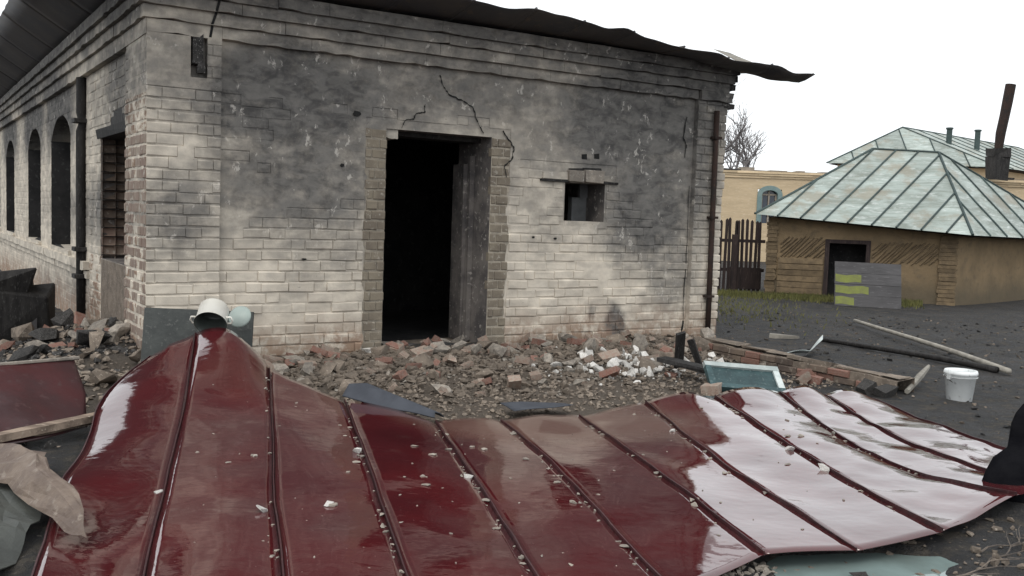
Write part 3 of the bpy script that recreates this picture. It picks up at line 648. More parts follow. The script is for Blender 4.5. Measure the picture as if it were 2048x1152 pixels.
# ------------------------------------------------------------------ rubble helpers
def hull(seed, n=11, sq=(1, .8, .6), boxy=.0):
    r_ = random.Random(seed); bm = bmesh.new()
    for _ in range(n):
        v = Vector((r_.gauss(0, 1), r_.gauss(0, 1), r_.gauss(0, 1))).normalized()
        if boxy: m_ = max(abs(c) for c in v); v = v.lerp(v / m_, boxy)
        bm.verts.new((v.x * sq[0] * .5, v.y * sq[1] * .5, v.z * sq[2] * .5))
    res = bmesh.ops.convex_hull(bm, input=bm.verts); 
    for v in [v for v in bm.verts if not v.link_faces]: bm.verts.remove(v)
    bm.verts.index_update(); out = ([v.co.copy() for v in bm.verts], [[v.index for v in f.verts] for f in bm.faces]); bm.free(); return out
HU = [hull(k, 11 + k % 4, (1, .75 + .05 * (k % 4), .45 + .06 * (k % 5)), .55 if k % 2 else .2) for k in range(16)]
def broken_brick(seed):
    r_ = random.Random(seed); b = MB(); L = r_.uniform(.45, 1)
    b.box(-L / 2, L / 2, -.25, .25, -.16, .16, .025, r_); 
    k = r_.choice((1, 3, 5, 7)); v = Vector(b.v[k]); b.v[k] = tuple(v * Vector((.7, .75, .8)) if False else Vector((v.x * .7, v.y * .8, v.z * .75)))
    return b
BB = [broken_brick(k) for k in range(10)]
def scatter(name, mat, n, posf, smin, smax, label, seed, parent=None, hz=gh, cat='debris', flat=1):
    r_ = random.Random(seed); b = MB()
    for _ in range(n):
        x, y = posf(r_); s = smin + (smax - smin) * r_.random() ** 2.5; vs, fs = HU[r_.randrange(16)]
        T = Matrix.Translation((x, y, hz(x, y) + s * .18 * flat)) @ Matrix.Rotation(r_.uniform(0, 6.3), 4, 'Z') @ Matrix.Rotation(r_.gauss(0, .5), 4, 'X') @ Matrix.Diagonal((s, s, s * flat, 1))
        b.add([T @ v for v in vs], fs)
    o = b.build(name, mat); return tag(o, label, cat, kind='stuff')
def hpt(u, v): p = HM @ Vector((u, v, 0)); return p.x, p.y
RUBM = {}
def lump(kind, k, mat):
    key = (kind, k, mat.name)
    if key not in RUBM:
        if kind == 'b': RUBM[key] = BB[k].mesh('broken_brick', mat)
        else:
            me = bpy.data.meshes.new('lump'); me.from_pydata(HU[k][0], [], HU[k][1]); me.materials.append(mat); RUBM[key] = me
    return RUBM[key]
def put_lump(name, kind, mat, x, y, s, label, cat, group, r_, z=None, tilt=.35):
    k = r_.randrange(10 if kind == 'b' else 16); o = link(name, lump(kind, k, mat)); o.scale = (s, s, s)
    o.rotation_euler = (r_.gauss(0, tilt), r_.gauss(0, tilt), r_.uniform(0, 6.28)); zz = gh(x, y) if z is None else z
    Rm = o.rotation_euler.to_matrix(); lowest = min((Rm @ (v.co * s)).z for v in o.data.vertices)
    o.location = (x, y, zz - lowest - .012 - .05 * s); return tag(o, label, cat, group)
r2 = random.Random(31)
# heap below the front wall
for n in range(200):
    u = r2.uniform(.9, 6.3); v = -abs(r2.gauss(0, .95)) - .06
    if v < -2.3: continue
    x, y = hpt(u, v)
    t = r2.random()
    if t < .22: put_lump('broken_brick', 'b', m_redb, x, y, r2.uniform(.12, .22), 'broken red brick lying in the rubble below the burnt wall', 'brick', 'red bricks in the rubble below the wall', r2)
    elif t < .55: put_lump('broken_brick', 'b', m_pinkb, x, y, r2.uniform(.12, .24), 'pale mortar caked brick in the rubble below the burnt wall', 'brick', 'mortar caked bricks below the wall', r2)
    else: put_lump('plaster_lump', 'h', m_plaster if r2.random() < .6 else m_ash, x, y, r2.uniform(.09, .27), 'grey plaster lump lying in the rubble below the burnt wall', 'plaster lump', 'plaster lumps below the wall', r2)
for n in range(120):                                                    # white shards
    x, y = hpt(4.55 + r2.gauss(0, .45), -1.35 + r2.gauss(0, .28))
    put_lump('plaster_shard', 'h', m_whitep, x, y, r2.uniform(.05, .15), 'sharp white plaster shard in the pale heap beside the pilaster', 'plaster shard', 'white shards heaped by the wall', r2, tilt=.8)
for (u, v, s, mt) in ((2.55, .3, .2, m_plaster), (2.62, .22, .16, m_plaster), (3.0, .3, .2, m_pinkb), (3.12, .26, .22, m_redb), (3.22, .34, .2, m_plaster), (3.38, .3, .17, m_plaster), (2.78, .4, .12, m_redb)):
    x, y = hpt(u, v); put_lump('broken_brick', 'b', mt, x, y, s, 'broken brick lying on the doorway threshold', 'brick', 'bricks on the threshold', r2, z=.10)
x, y = hpt(2.2, -.06); o = put_lump('loose_brick', 'b', m_whitep, x, y, .25, 'whitewashed brick end standing beside the door jamb', 'brick', None, r2, z=.1, tilt=.05)
for n in range(46):                                                    # heap at the house corner
    u = r2.gauss(-.35, .3); v = r2.gauss(1.0, .9); x, y = hpt(min(u, -.08), v)
    if r2.random() < .3: put_lump('broken_brick', 'b', m_redb, x, y, r2.uniform(.13, .24), 'broken red brick in the debris heap at the house corner', 'brick', 'bricks at the house corner', r2)
    else: put_lump('plaster_lump', 'h', m_plaster if r2.random() < .5 else m_ash, x, y, r2.uniform(.10, .28), 'jagged plaster lump in the debris heap at the house corner', 'plaster lump', 'plaster lumps at the house corner', r2, tilt=.6)
def near_wall(r_): return hpt(r_.uniform(.4, 6.9), -abs(r_.uniform(0, 2.5)) ** (1 if r_.random() < .6 else .4) * r_.random() ** .5 - .02)
scatter('mortar_crumbs', m_ash, 9000, near_wall, .015, .11, 'mortar crumbs and ash spread along the foot of the front wall', 41)
scatter('pale_crumbs', m_plaster, 2600, near_wall, .012, .06, 'pale lime crumbs spread along the foot of the front wall', 42)
scatter('dust_crumbs', m_ash, 4500, lambda r_: hpt(r_.uniform(.6, 6.2), r_.uniform(-2.9, -.7)), .012, .06, 'tan mortar crumbs strewn between rubble and fallen roof', 49)
scatter('shard_chips', m_whitep, 420, lambda r_: hpt(4.6 + r_.gauss(0, .6), -1.35 + r_.gauss(0, .33)), .015, .06, 'white plaster chips strewn round the pale shard heap', 50)
scatter('corner_crumbs', m_ash, 900, lambda r_: hpt(-abs(r_.gauss(0, .6)), r_.gauss(.6, 1.4)), .02, .11, 'splintered crumbs heaped round the house corner', 43)
def yard(r_): return r_.uniform(2.2, 9), r_.uniform(5, 17)
scatter('yard_clods', ground.data.materials[0], 1100, yard, .015, .08, 'dark clods trodden over the yard', 44, flat=.7)
scatter('yard_grit', m_ash, 1200, yard, .012, .05, 'small pale grit scattered over the yard', 45)
scatter('gravel', m_plaster, 700, lambda r_: (r_.uniform(.7, 1.5) + r_.gauss(0, .1), 3.75 + r_.random() * .65), .012, .045, 'pale gravel strip along the edge of the fallen roof', 46)
scatter('puddle_gravel', m_ash, 500, lambda r_: (r_.uniform(1.0, 3.4), r_.uniform(3.6, 5.2)), .012, .06, 'grit and cinders round the puddle', 47)
# crumbs on the red sheets, lodged against the seams
def onroof(r_):
    i = r_.choice((1, 2, 2, 3, 3, 4, 4, 5, 6, 7, 8)); k = r_.randrange(4, NT - 3); p = skin(i, .0, k); q_ = skin(i, .93, k)
    return i, k, (1 - abs(r_.gauss(0, .05)) if r_.random() < .65 else r_.random())
b = MB(); rq = random.Random(51)
for _ in range(330):
    i, k, s = onroof(rq); i = min(i, 9); p = skin(i, min(.97, max(.03, s - .02)), k); z = rq.choice((.008, .012, .014, .018, .03)) * rq.uniform(.6, 1.3); vs, fs = HU[rq.randrange(16)]
    T = Matrix.Translation(p + Vector((0, 0, .003 + z * .15))) @ Matrix.Rotation(rq.uniform(0, 6.3), 4, 'Z') @ Matrix.Diagonal((z * 1.6, z, z, 1)); b.add([T @ v for v in vs], fs)
tag(b.build('roof_crumbs', m_plaster), 'plaster crumbs and ash scattered over the red sheets', 'debris', kind='stuff')
for (i, s, k) in ((1, .88, 32), (2, .93, 17), (3, .94, 19), (6, .9, 12), (7, .9, 22), (2, .5, 30), (0, .95, 30), (7, .93, 28)):
    p = skin(i, s, k); put_lump('plaster_crumb', 'h', m_whitep, p.x, p.y, rq.uniform(.045, .085), 'small white plaster crumb resting on the red sheets', 'plaster crumb', 'plaster crumbs on the red roof', rq, z=p.z + .006)

# ------------------------------------------------------------------ things beside the fallen roof
def sheet(name, P, mat, label, cat, solid=.006, amp=.0, sub=8, parent=None, smooth=True):
    """a bent sheet through a coarse grid of corner points"""
    n, m_ = len(P), len(P[0]); b = MB(); G = []
    for a in np.linspace(0, n - 1.0001, (n - 1) * sub + 1):
        row = []
        for c in np.linspace(0, m_ - 1.0001, (m_ - 1) * sub + 1):
            i, j = int(a), int(c); s, t = a - i, c - j; s = s * s * (3 - 2 * s) * .5 + s * .5; t = t * t * (3 - 2 * t) * .5 + t * .5
            p = Vector(P[i][j]) * (1 - s) * (1 - t) + Vector(P[i + 1][j]) * s * (1 - t) + Vector(P[i][j + 1]) * (1 - s) * t + Vector(P[i + 1][j + 1]) * s * t
            row.append(p + Vector((amp * nz(p.x, p.y, p.z + 2, 3), amp * nz(p.x, p.y, p.z + 7, 3), amp * nz(p.x, p.y, p.z, 3.5))))
        G.append(row)
    b.grid(G); o = b.build(name, mat, parent, smooth=smooth, solid=solid)
    return tag(o, label, cat) if label else o
# slate board and pots standing behind the peak
sb = MB(); sb.box(-.43, .43, -.012, .012, 0, .72, .006)
slate = sb.build('slate_board', m_slate); slate.location = (-2.56, 7.80, -.01); slate.rotation_euler = (R(-13), R(2), R(14)); tag(slate, 'grey slate board propped behind the peak of the red roof', 'board')
pot = empty('enamel_pot', (-2.33, 7.47, .645)); pot.scale = (1.1,) * 3
tag(pot, 'white enamel pot tipped towards the yard on the red roof peak', 'pot'); pot.rotation_euler = (R(127), 0, R(6))
b = MB(); b.lathe([(0, -.16), (.095, -.158), (.105, -.14), (.108, 0), (.116, .006), (.116, .012)], 28); b.build('pot_wall', m_enamel, pot, smooth=True)
b = MB(); b.lathe([(.114, .0115), (.102, 0), (.1, -.13), (.09, -.148), (0, -.15)], 28); b.build('pot_inside', m_enamelin, pot, smooth=True)
for s in (-1, 1):
    b = MB(); b.tube([(s * .105, -.03, -.03), (s * .135, -.03, -.03), (s * .145, 0, -.03), (s * .135, .03, -.03), (s * .105, .03, -.03)], .007, 6); b.build('handle', m_enamel, pot, smooth=True)
b = MB(); b.lathe([(0, .02), (.05, .016), (.09, .005), (.1, -.004), (.098, -.01), (0, -.008)], 24); lid = b.build('enamel_dish', m_lid, smooth=True)
lid.scale = (.95,) * 3; lid.location = (-2.20, 7.80, .665); lid.rotation_euler = (R(62), 0, R(-8)); tag(lid, 'pale green enamel dish leaning on the slate board', 'dish')
# dark felt flap curling over the rear edge
sheet('roofing_felt_flap', [[(-1.21, 6.97, .20), (-.86, 6.92, .13), (-.53, 6.88, .085)], [(-1.17, 7.04, .28), (-.90, 7.02, .24), (-.53, 6.94, .115)], [(-1.06, 7.16, .27), (-.86, 7.12, .20), (-.5, 7.02, .09)], [(-1.0, 7.3, .16), (-.8, 7.25, .12), (-.48, 7.1, .05)]], m_bluegrey, 'dark blue grey felt flap curled up behind the red roof', 'felt flap', .008, .012)
sheet('dark_felt_strip', [[(.05, 7.15, .10), (.5, 7.42, .10)], [(-.05, 7.5, .09), (.45, 7.62, .08)]], m_bluegrey, 'flat dark felt strip lying between rubble and red roof', 'felt strip', .006, .02)
# left: bent dull red sheet, its timber batten, rusty flashing, grey green sheet
ls = sheet('bent_roof_sheet', [[(-3.9, 5.85, .44), (-3.35, 6.5, .43), (-3.12, 6.88, .42)], [(-3.55, 5.62, .24), (-3.12, 6.2, .22), (-2.93, 6.62, .22)], [(-3.3, 5.35, .07), (-2.98, 5.85, .06), (-2.80, 6.35, .05)]], m_reddark, 'bent dull red sheet with a dusty upper edge beside the debris heap', 'metal sheet', .006, .012)
b = MB(); b.tube([(-3.95, 5.84, .45), (-3.35, 6.51, .442), (-3.10, 6.9, .43)], .014, 6); b.build('folded_edge', m_plaster, ls)
for dx, z in ((0, .055), (-.05, .03)):
    b = MB(); a, c = Vector((-3.35 + dx, 5.28, z + .02)), Vector((-2.72 + dx, 6.36, z + .05)); n = 9; ring = []
    for k in range(n): 
        p = a.lerp(c, k / (n - 1)); w = .035 + .01 * nz(k, z * 50, 1, .8); d = Vector((.86, -.5, 0)); ring.append([p - d * w, p - d * w + Vector((0, 0, .05)), p + d * w + Vector((0, 0, .045)), p + d * w])
    b.grid(ring); b.add(ring[0], [(0, 1, 2, 3)]); b.add(ring[-1], [(3, 2, 1, 0)])
    tag(b.build('splintered_batten', m_oldwood), 'splintered roof batten lying along the foot of the bent red sheet', 'batten', 'battens under the bent sheet')
sheet('rusty_flashing', [[(-3.3, 5.5, .16), (-2.95, 5.46, .17), (-2.65, 5.45, .12)], [(-3.0, 5.15, .10), (-2.6, 5.1, .25), (-2.38, 4.9, .20)], [(-2.5, 4.8, .12), (-2.3, 4.7, .24), (-2.05, 4.5, .19)], [(-2.14, 4.4, .09), (-1.98, 4.3, .15), (-1.86, 4.2, .14)], [(-1.85, 4.1, .09), (-1.8, 4.08, .09), (-1.77, 4.06, .085)]], m_rustsheet, 'crumpled tan rusty flashing strip lapping over the red roof', 'flashing', .005, .05, 3, None, False)
sheet('grey_green_sheet', [[(-3.3, 5.3, .03), (-2.75, 5.2, .05), (-2.35, 4.9, .04)], [(-2.9, 4.8, .14), (-2.5, 4.55, .16), (-2.18, 4.45, .04)], [(-2.6, 4.2, .12), (-2.35, 4.1, .15), (-2.1, 4.15, .04)], [(-2.4, 3.7, .03), (-2.2, 3.75, .05), (-2.08, 3.85, .02)]], m_tarp, 'crumpled grey green sheet lying beside the left edge of the red roof', 'metal sheet', .005, .07, 4, None, False)
# dark burnt stove against the side wall
st = empty('burnt_stove', (-5.55, 10.9, -.2), R(28)); tag(st, 'black burnt stove body standing by the side wall', 'stove')
b = MB(); b.box(-.35, .30, -.3, .3, .05, .75, .07); b.build('stove_body', m_char, st, bevel=.02)
b = MB(); b.box(-.38, .10, -.3, .25, .74, .95, .07); b.build('stove_top', m_char, st, bevel=.02)
b = MB(); b.box(-.2, .15, -.325, -.298, .2, .5, .004); b.build('stove_door', m_roofdark, st)
for n in range(14):
    x, y = -4.4 + r2.gauss(0, .5), 9.0 + r2.gauss(0, .9)
    put_lump('ash_lump', 'h', m_charg, x, y, r2.uniform(.15, .4), 'dark ash lump in the heap along the side wall', 'ash lump', 'ash lumps along the side wall', r2)
scatter('side_crumbs', m_charg, 900, lambda r_: (-4.3 + r_.gauss(0, .8), 8.8 + r_.gauss(0, 1.3)), .02, .14, 'dark ash crumbs heaped along the side wall', 48)

# low broken brick wall running out from the right corner
lwst = Vector((2.28, 11.15, 0)); lwe = Vector((3.72, 9.02, 0)); ld = (lwe - lwst).normalized(); ang = math.atan2(ld.y, ld.x)
low = empty('low_brick_wall', lwst, ang); tag(low, 'low broken brick foundation running from the burnt house into the yard', 'wall')
LL = (lwe - lwst).length
b = MB(); b.grid([[(a, d, (.19 - .06 * a / LL + .02 * nz(a, d, 1, 4)) if 0 < j < 3 else -.1) for j, d in enumerate((-.11, -.11, .16, .16))] for a in np.linspace(0, LL, 16)]); b.build('mortar_core', m_ash, low)
for k in range(3):
    a = .02
    while a < LL - .2:
        l = r2.uniform(.2, .26); z = -.03 + k * .072
        if r2.random() < (.9 if k < 2 else .65): T = Matrix.Translation((a, -.125 - r2.uniform(0, .02), z - .05 * a / LL)) @ Matrix.Diagonal((l - .012, .06, .066, 1)); link('brick', bme(r2.randrange(14), m_redb if r2.random() < .45 else m_recess), low).matrix_local = T
        a += l
a = .0
while a < LL:
    l = r2.uniform(.3, .6); b = MB(); b.box(a + .004, min(a + l, LL) - .004, r2.uniform(-.11, -.06), r2.uniform(.02, .12), .195 - .06 * a / LL, .21 - .06 * a / LL, .018); b.build('mortar_cap', m_ash, low); a += l
for (px, py, s, mt) in ((2.95, 9.55, .26, m_redb), (3.02, 9.45, .24, m_redb), (2.9, 9.42, .22, m_pinkb), (2.22, 9.75, .24, m_redb), (2.36, 9.62, .22, m_redb), (2.08, 9.6, .2, m_pinkb), (3.35, 9.0, .28, m_charg), (3.5, 8.9, .24, m_charg)):
    put_lump('loose_brick', 'b', mt, px, py, s, ('sooty' if mt is m_charg else 'loose red' if mt is m_redb else 'pink mortared') + ' brick lying against the low broken foundation', 'brick', 'loose bricks by the low foundation', r2)
put_lump('brick_block', 'b', m_pinkb, 1.85, 8.72, .32, 'sooty brownish brick block beside the rear edge of the red roof', 'brick', None, r2, tilt=.08)
# teal window sash leaning on the rubble
sash = empty('window_sash', (2.2, 8.78, .02)); sash.rotation_euler = (R(-58), R(4), R(6)); tag(sash, 'teal window sash with pale chipped edge behind the red roof', 'window sash')
for (x0, x1, z0, z1) in ((-.36, .36, 0, .06), (-.36, .36, .30, .36), (-.36, -.30, .06, .30), (.30, .36, .06, .30)):
    b = MB(); b.box(x0, x1, -.025, .025, z0, z1, .002); b.build('sash_rail', m_tealwhite if (z0 > .2 or x0 > .2) else m_teal, sash)
b = MB(); b.box(-.30, .30, -.004, .004, .06, .30); b.build('pane', m_teal, sash)
b = MB(); b.box(-.5, .5, -.09, .09, 0, .05, .012); pl = b.build('charred_plank', m_char); pl.location = (1.92, 9.3, .10); pl.rotation_euler = (0, R(6), R(-35)); tag(pl, 'charred plank lying between pilaster and teal sash', 'plank')
for (x, y, w, l, rz, ty, lab) in ((1.75, 9.95, .1, .5, 20, 62, 'charred board end leaning on the right pilaster foot'), (2.02, 10.05, .07, .38, -30, 70, 'short burnt stick leaning at the right house corner')):
    b = MB(); b.box(-w / 2, w / 2, -.015, .015, 0, l, .008); o = b.build('charred_board', m_char); o.location = (x, y, gh(x, y) - .02); o.rotation_euler = (R(90 - ty), R(-15), R(rz)); tag(o, lab, 'board')
sheet('torn_white_sheet', [[(2.95, 11.3, .03), (3.3, 11.35, .05), (3.55, 11.5, .03), (3.9, 12.0, .20)], [(2.9, 11.0, .02), (3.25, 11.0, .12), (3.5, 11.25, .10), (3.85, 11.85, .16)]], m_tealwhite, 'torn white sheet curling up from the yard behind the low foundation', 'sheet', .004, .02)
b = MB(); b.box(-.2, .2, -.05, .05, 0, .06, .015); o = b.build('pale_board', m_polel); o.location = (3.75, 13.2, gh(3.75, 13.2)); o.rotation_euler = (0, 0, R(-25)); tag(o, 'short pale board lying alone in the yard near the house corner', 'board')
# poles
def pole(p, q_, rad, mat, label, bend=.02):
    p, q_ = Vector(p), Vector(q_); pts = [p.lerp(q_, t) + Vector((bend * math.sin(t * 3.1), 0, .01 * math.sin(t * 5))) for t in np.linspace(0, 1, 9)]
    b = MB(); b.tube([v - p for v in pts], [rad * (1 - .25 * t) for t in np.linspace(0, 1, 9)], 7); o = b.build('pole', mat, smooth=True); o.location = p; return tag(o, label, 'pole', None)
pole((5.42, 10.42, .05), (5.42, 15.2, .10), .035, m_polel, 'long pale wooden pole lying across the dark pole in the yard')
pole((5.36, 10.55, .04), (4.18, 12.97, .045), .038, m_char, 'long charred dark pole lying on the yard', .03)
b = MB(); b.tube([(0, 0, .03), (.35, .55, .10), (.6, .95, .14)], [.025, .035, .02], 6); o = b.build('broken_branch', m_polel); o.location = (3.72, 8.95, gh(3.7, 9)); tag(o, 'short pale broken branch beside the end of the low foundation', 'branch')
b = MB(); b.box(-.28, .28, -.03, .03, 0, .05, .01); o = b.build('brown_stick', m_rust); o.location = (8.4, 15.2, gh(8.4, 15.2)); o.rotation_euler = (0, R(-14), R(48)); tag(o, 'brown stick propped on clods in front of the ochre shed', 'stick')
# bucket
bk = empty('bucket', (4.13, 8.78, gh(4.13, 8.78) - .005), R(20)); tag(bk, 'white plastic bucket standing in the yard beside the poles', 'bucket')
b = MB(); b.lathe([(0, .006), (.098, .006), (.104, 0), (.108, .004), (.136, .245), (.146, .247), (.146, .262), (.139, .283), (.133, .283), (.128, .25), (.1, .012), (0, .012)], 32); b.build('bucket_body', m_bucket, bk, smooth=True)
b = MB(); b.lathe([(.137, .222), (.147, .222), (.147, .228), (.137, .228)], 32); b.build('bucket_rib', m_bucket, bk)
for s in (-1, 1): b = MB(); b.box(s * .136 - .012, s * .136 + .012, -.02, .02, .20, .262); b.build('handle_lug', m_bucket, bk, bevel=.004)
b = MB(); b.tube([(.148 * math.cos(t), .05 + .02 * math.sin(t) - .17 * math.sin(t), .235 - .10 * math.sin(t)) for t in np.linspace(0, math.pi, 15)], .003, 5); b.build('wire_handle', m_rust, bk)
# charred post stump rising at the right end of the red roof
sh = MB(); prof = [(0, .27), (.10, .25), (.20, .22), (.29, .17), (.36, .10), (.45, .085), (.53, .075), (.6, .05), (.66, .02), (.68, .006)]
ring = []
for z, w in prof:
    ring.append([(w * math.cos(t) * (1 + .15 * nz(z * 9, t, 1, 1)) + .2 * sm(.0, .6, z) * -.25, w * .55 * math.sin(t) * (1 + .2 * nz(z * 7, t, 4, 1)), z) for t in np.arange(0, 6.28, 6.2832 / 12)])
for i in range(len(ring)): ring[i].append(ring[i][0])
sh.grid(ring); o = sh.build('charred_stump', m_dark, smooth=True); o.location = (3.10, 5.62, -.02); o.scale = (1.15, 1.15, .86); tag(o, 'black charred stump with a pointed tip at the right end of the red roof', 'stump')
# twigs
for n, (x, y, rz) in enumerate(((2.3, 4.55, 35), (2.2, 4.35, 42), (1.75, 4.1, 30), (2.75, 4.85, 28))):
    b = MB(); rt = random.Random(60 + n); L = rt.uniform(.5, .8); pts = [(L * t, .05 * nz(t * 4, n, 1, 1.3), .02 + .03 * nz(t * 3, n, 5, 1)) for t in np.linspace(0, 1, 9)]
    b.tube(pts, [.005 * (1 - .6 * t) for t in np.linspace(0, 1, 9)], 5)
    for k in (3, 5, 6): p = Vector(pts[k]); s = rt.choice((-1, 1)); b.tube([p, p + Vector((.08, s * .05, .02)), p + Vector((.18, s * .09, .015))], [.003, .002, .001], 4)
    o = b.build('dry_twig', m_twig); o.location = (x, y, -.005); o.rotation_euler = (0, 0, R(rz)); tag(o, 'thin dry twig lying across the puddle edge', 'twig', 'dry twigs by the puddle')
for (x, y, s, mt, lab) in ((2.55, 4.5, .16, m_char, 'flat black cinder lying in the puddle mud'), (2.12, 4.22, .1, m_plaster, 'grey pebble lying in the puddle'), (2.72, 4.5, .07, m_whitep, 'white pebble beside the black cinder'), (1.62, 4.3, .09, m_charg, 'sooty stone standing in the pale puddle'), (1.95, 4.2, .06, m_whitep, 'small white chip at the puddle edge')):
    put_lump('stone', 'h', mt, x, y, s, lab, 'stone', None, r2, z=-.03)

# ------------------------------------------------------------------ ochre shed with green metal roof
SA = Vector((5.56, 21.2, 0)); SB = Vector((9.1, 19.9, 0)); SC = Vector((13.4, 23.7, 0)); SD = Vector((8.6, 26.3, 0))
shed = empty('ochre_shed', SA); tag(shed, 'low ochre clay shed with pale green hipped metal roof', 'shed')
so = lambda p: Vector(p) - SA
fd = (SB - SA).normalized(); fn = Vector((fd.y, -fd.x, 0)); FL = (SB - SA).length       # fn points to the camera
W = lambda a, d, z: so(SA + fd * a + fn * d + Vector((0, 0, z)))
D0, D1, DH = 1.27, 2.05, 1.2; zt = lambda a: 1.72 - .2 * a / FL
b = MB()
for (a, A, z, Z) in ((0, D0, -.2, None), (D1, FL, -.2, None), (D0, D1, DH, None)):
    b.quad(W(a, 0, z), W(A, 0, z), W(A, 0, zt(A)), W(a, 0, zt(a)))
for a in (D0, D1): b.quad(W(a, 0, -.2), W(a, -.3, -.2), W(a, -.3, DH), W(a, 0, DH))
b.quad(W(D0, 0, DH), W(D1, 0, DH), W(D1, -.3, DH), W(D0, -.3, DH)); b.build('front_wall', m_ochre, shed)
b = MB(); b.quad(so(SB) + Vector((0, 0, -.2)), so(SC) + Vector((0, 0, -.2)), so(SC) + Vector((0, 0, 1.47)), so(SB) + Vector((0, 0, 1.52))); b.quad(so(SC) + Vector((0, 0, -.2)), so(SD) + Vector((0, 0, -.2)), so(SD) + Vector((0, 0, 1.6)), so(SC) + Vector((0, 0, 1.47))); b.quad(so(SD) + Vector((0, 0, -.2)), so(SA) + Vector((0, 0, -.2)), so(SA) + Vector((0, 0, 1.72)), so(SD) + Vector((0, 0, 1.6))); b.build('side_wall', m_ochre, shed)
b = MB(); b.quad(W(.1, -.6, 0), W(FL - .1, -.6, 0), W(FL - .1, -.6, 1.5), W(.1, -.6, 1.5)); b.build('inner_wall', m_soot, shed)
FRM = [((D0 - .07, D0 + .02), (-.05, DH)), ((D1 - .02, D1 + .07), (-.05, DH)), ((D0 - .07, D1 + .07), (DH, DH + .08))]
for (a, A), (z, Z) in FRM:
    b = MB(); P = [W(x, d, y) for d in (-.08, .035) for y in (z, Z) for x in (a, A)]; b.add(P, [(0, 1, 3, 2), (4, 5, 7, 6), (0, 1, 5, 4), (2, 3, 7, 6), (0, 2, 6, 4), (1, 3, 7, 5)]); b.build('door_frame', m_wood, shed)
# corner posts of crumbling brick
for a, wd in ((-.02, .22), (FL - .32, .34)):
    for z in np.arange(0, 1.5 if a > 1 else 1.6, .085):
        b = MB(); e = r2.uniform(-.02, .02); P = [W(x, d, y) for d in (-.1, .05 + e) for y in (z, z + .078) for x in (a + e, a + wd + r2.uniform(-.03, .03))]
        b.add(P, [(0, 1, 3, 2), (4, 5, 7, 6), (0, 1, 5, 4), (2, 3, 7, 6), (0, 2, 6, 4), (1, 3, 7, 5)]); b.build('corner_brick', m_lath, shed)
# diagonal lath showing through the fallen plaster
for (a0, a1, z0, z1) in ((.28, 1.18, .86, 1.34), (2.16, 3.42, .80, 1.28)):
    for k, a in enumerate(np.arange(a0 - .25, a1, .085)):
        for dz in ((z0, z1),):
            A0, A1 = a, a + .42; zz0, zz1 = z0 + r2.uniform(0, .06), z1 - r2.uniform(0, .06)
            t0 = max(0, (a0 - A0) / (A1 - A0)); t1 = min(1, (a1 - A0) / (A1 - A0))
            if t1 - t0 < .2: continue
            p, q_ = W(A0 + (A1 - A0) * t0, .012, zz0 + (zz1 - zz0) * t0), W(A0 + (A1 - A0) * t1, .012, zz0 + (zz1 - zz0) * t1)
            b = MB(); b.tube([p, p.lerp(q_, .5) + fn * .012, q_], .017, 5); b.build('lath', m_lath, shed)
for k, z in enumerate(np.arange(.08, .78, .13)):                        # lower boards left of the door
    b = MB(); P = [W(x, d, y + r2.uniform(-.006, .006)) for d in (-.02, .03) for y in (z, z + .118) for x in (.24, D0 - .09)]; b.add(P, [(0, 1, 3, 2), (4, 5, 7, 6), (0, 1, 5, 4), (2, 3, 7, 6), (0, 2, 6, 4), (1, 3, 7, 5)]); b.build('wall_board', m_lath, shed)
# roof faces as seamed sheets
EL, ER, EX, EBk = Vector((5.2, 21.0, 1.77)), Vector((9.15, 19.35, 1.47)), Vector((14.0, 23.5, 1.40)), Vector((8.3, 27.2, 1.8))
Q0, Q1 = Vector((8.24, 22.6, 3.37)), Vector((9.55, 22.1, 3.36))
def roof_slant(parent, e0, e1, t0, t1, n, o, mat, seam_mat, rad, shear):
    """a planar roof face whose sheets run up the slope at a slant: bands clipped to the face outline"""
    e0, e1, t0, t1 = [Vector(p) - o for p in (e0, e1, t0, t1)]; ed = (e1 - e0); L = ed.length; ed.normalize(); h = (t0 - e0) - ed * (t0 - e0).dot(ed); H = h.length; hn = h.normalized(); nrm = ed.cross(hn).normalized()
    a, b_ = (t0 - e0).dot(ed), (t1 - e0).dot(ed); H1 = (t1 - e0).dot(hn); poly = [(0, 0), (L, 0), (b_, H1), (a, H)]; key = lambda p: p[0] - shear * p[1]
    P3 = lambda p, l=0: e0 + ed * p[0] + hn * p[1] + nrm * l
    def clip(pl, k, sg):
        out = []
        for i in range(len(pl)):
            p, q = pl[i], pl[(i + 1) % len(pl)]; dp, dq = sg * (key(p) - k), sg * (key(q) - k)
            if dp >= 0: out.append(p)
            if (dp > 0 > dq) or (dp < 0 < dq): t = dp / (dp - dq); out.append((p[0] + (q[0] - p[0]) * t, p[1] + (q[1] - p[1]) * t))
        return out
    k0, k1 = min(map(key, poly)), max(map(key, poly)); w = (k1 - k0) / n
    for i in range(n):
        pl = clip(clip(poly, k0 + i * w, 1), k0 + (i + 1) * w, -1)
        if len(pl) < 3: continue
        b = MB(); b.add([P3(p) for p in pl], [tuple(range(len(pl)))]); b.build('roof_panel', mat, parent)
        ed_ = [p for p in pl if abs(key(p) - k0 - i * w) < 1e-6]
        if i and len(ed_) >= 2: b = MB(); b.tube([P3(min(ed_, key=lambda p: p[1]), .012), P3(max(ed_, key=lambda p: p[1]), .012)], rad, 5); b.build('roof_seam', seam_mat, parent)
    for P, Q in ((e0, t0), (t0, t1), (e1, t1)): b = MB(); b.tube([P + nrm * .012, Q + nrm * .012], rad * 1.15, 5); b.build('hip_seam', seam_mat, parent)
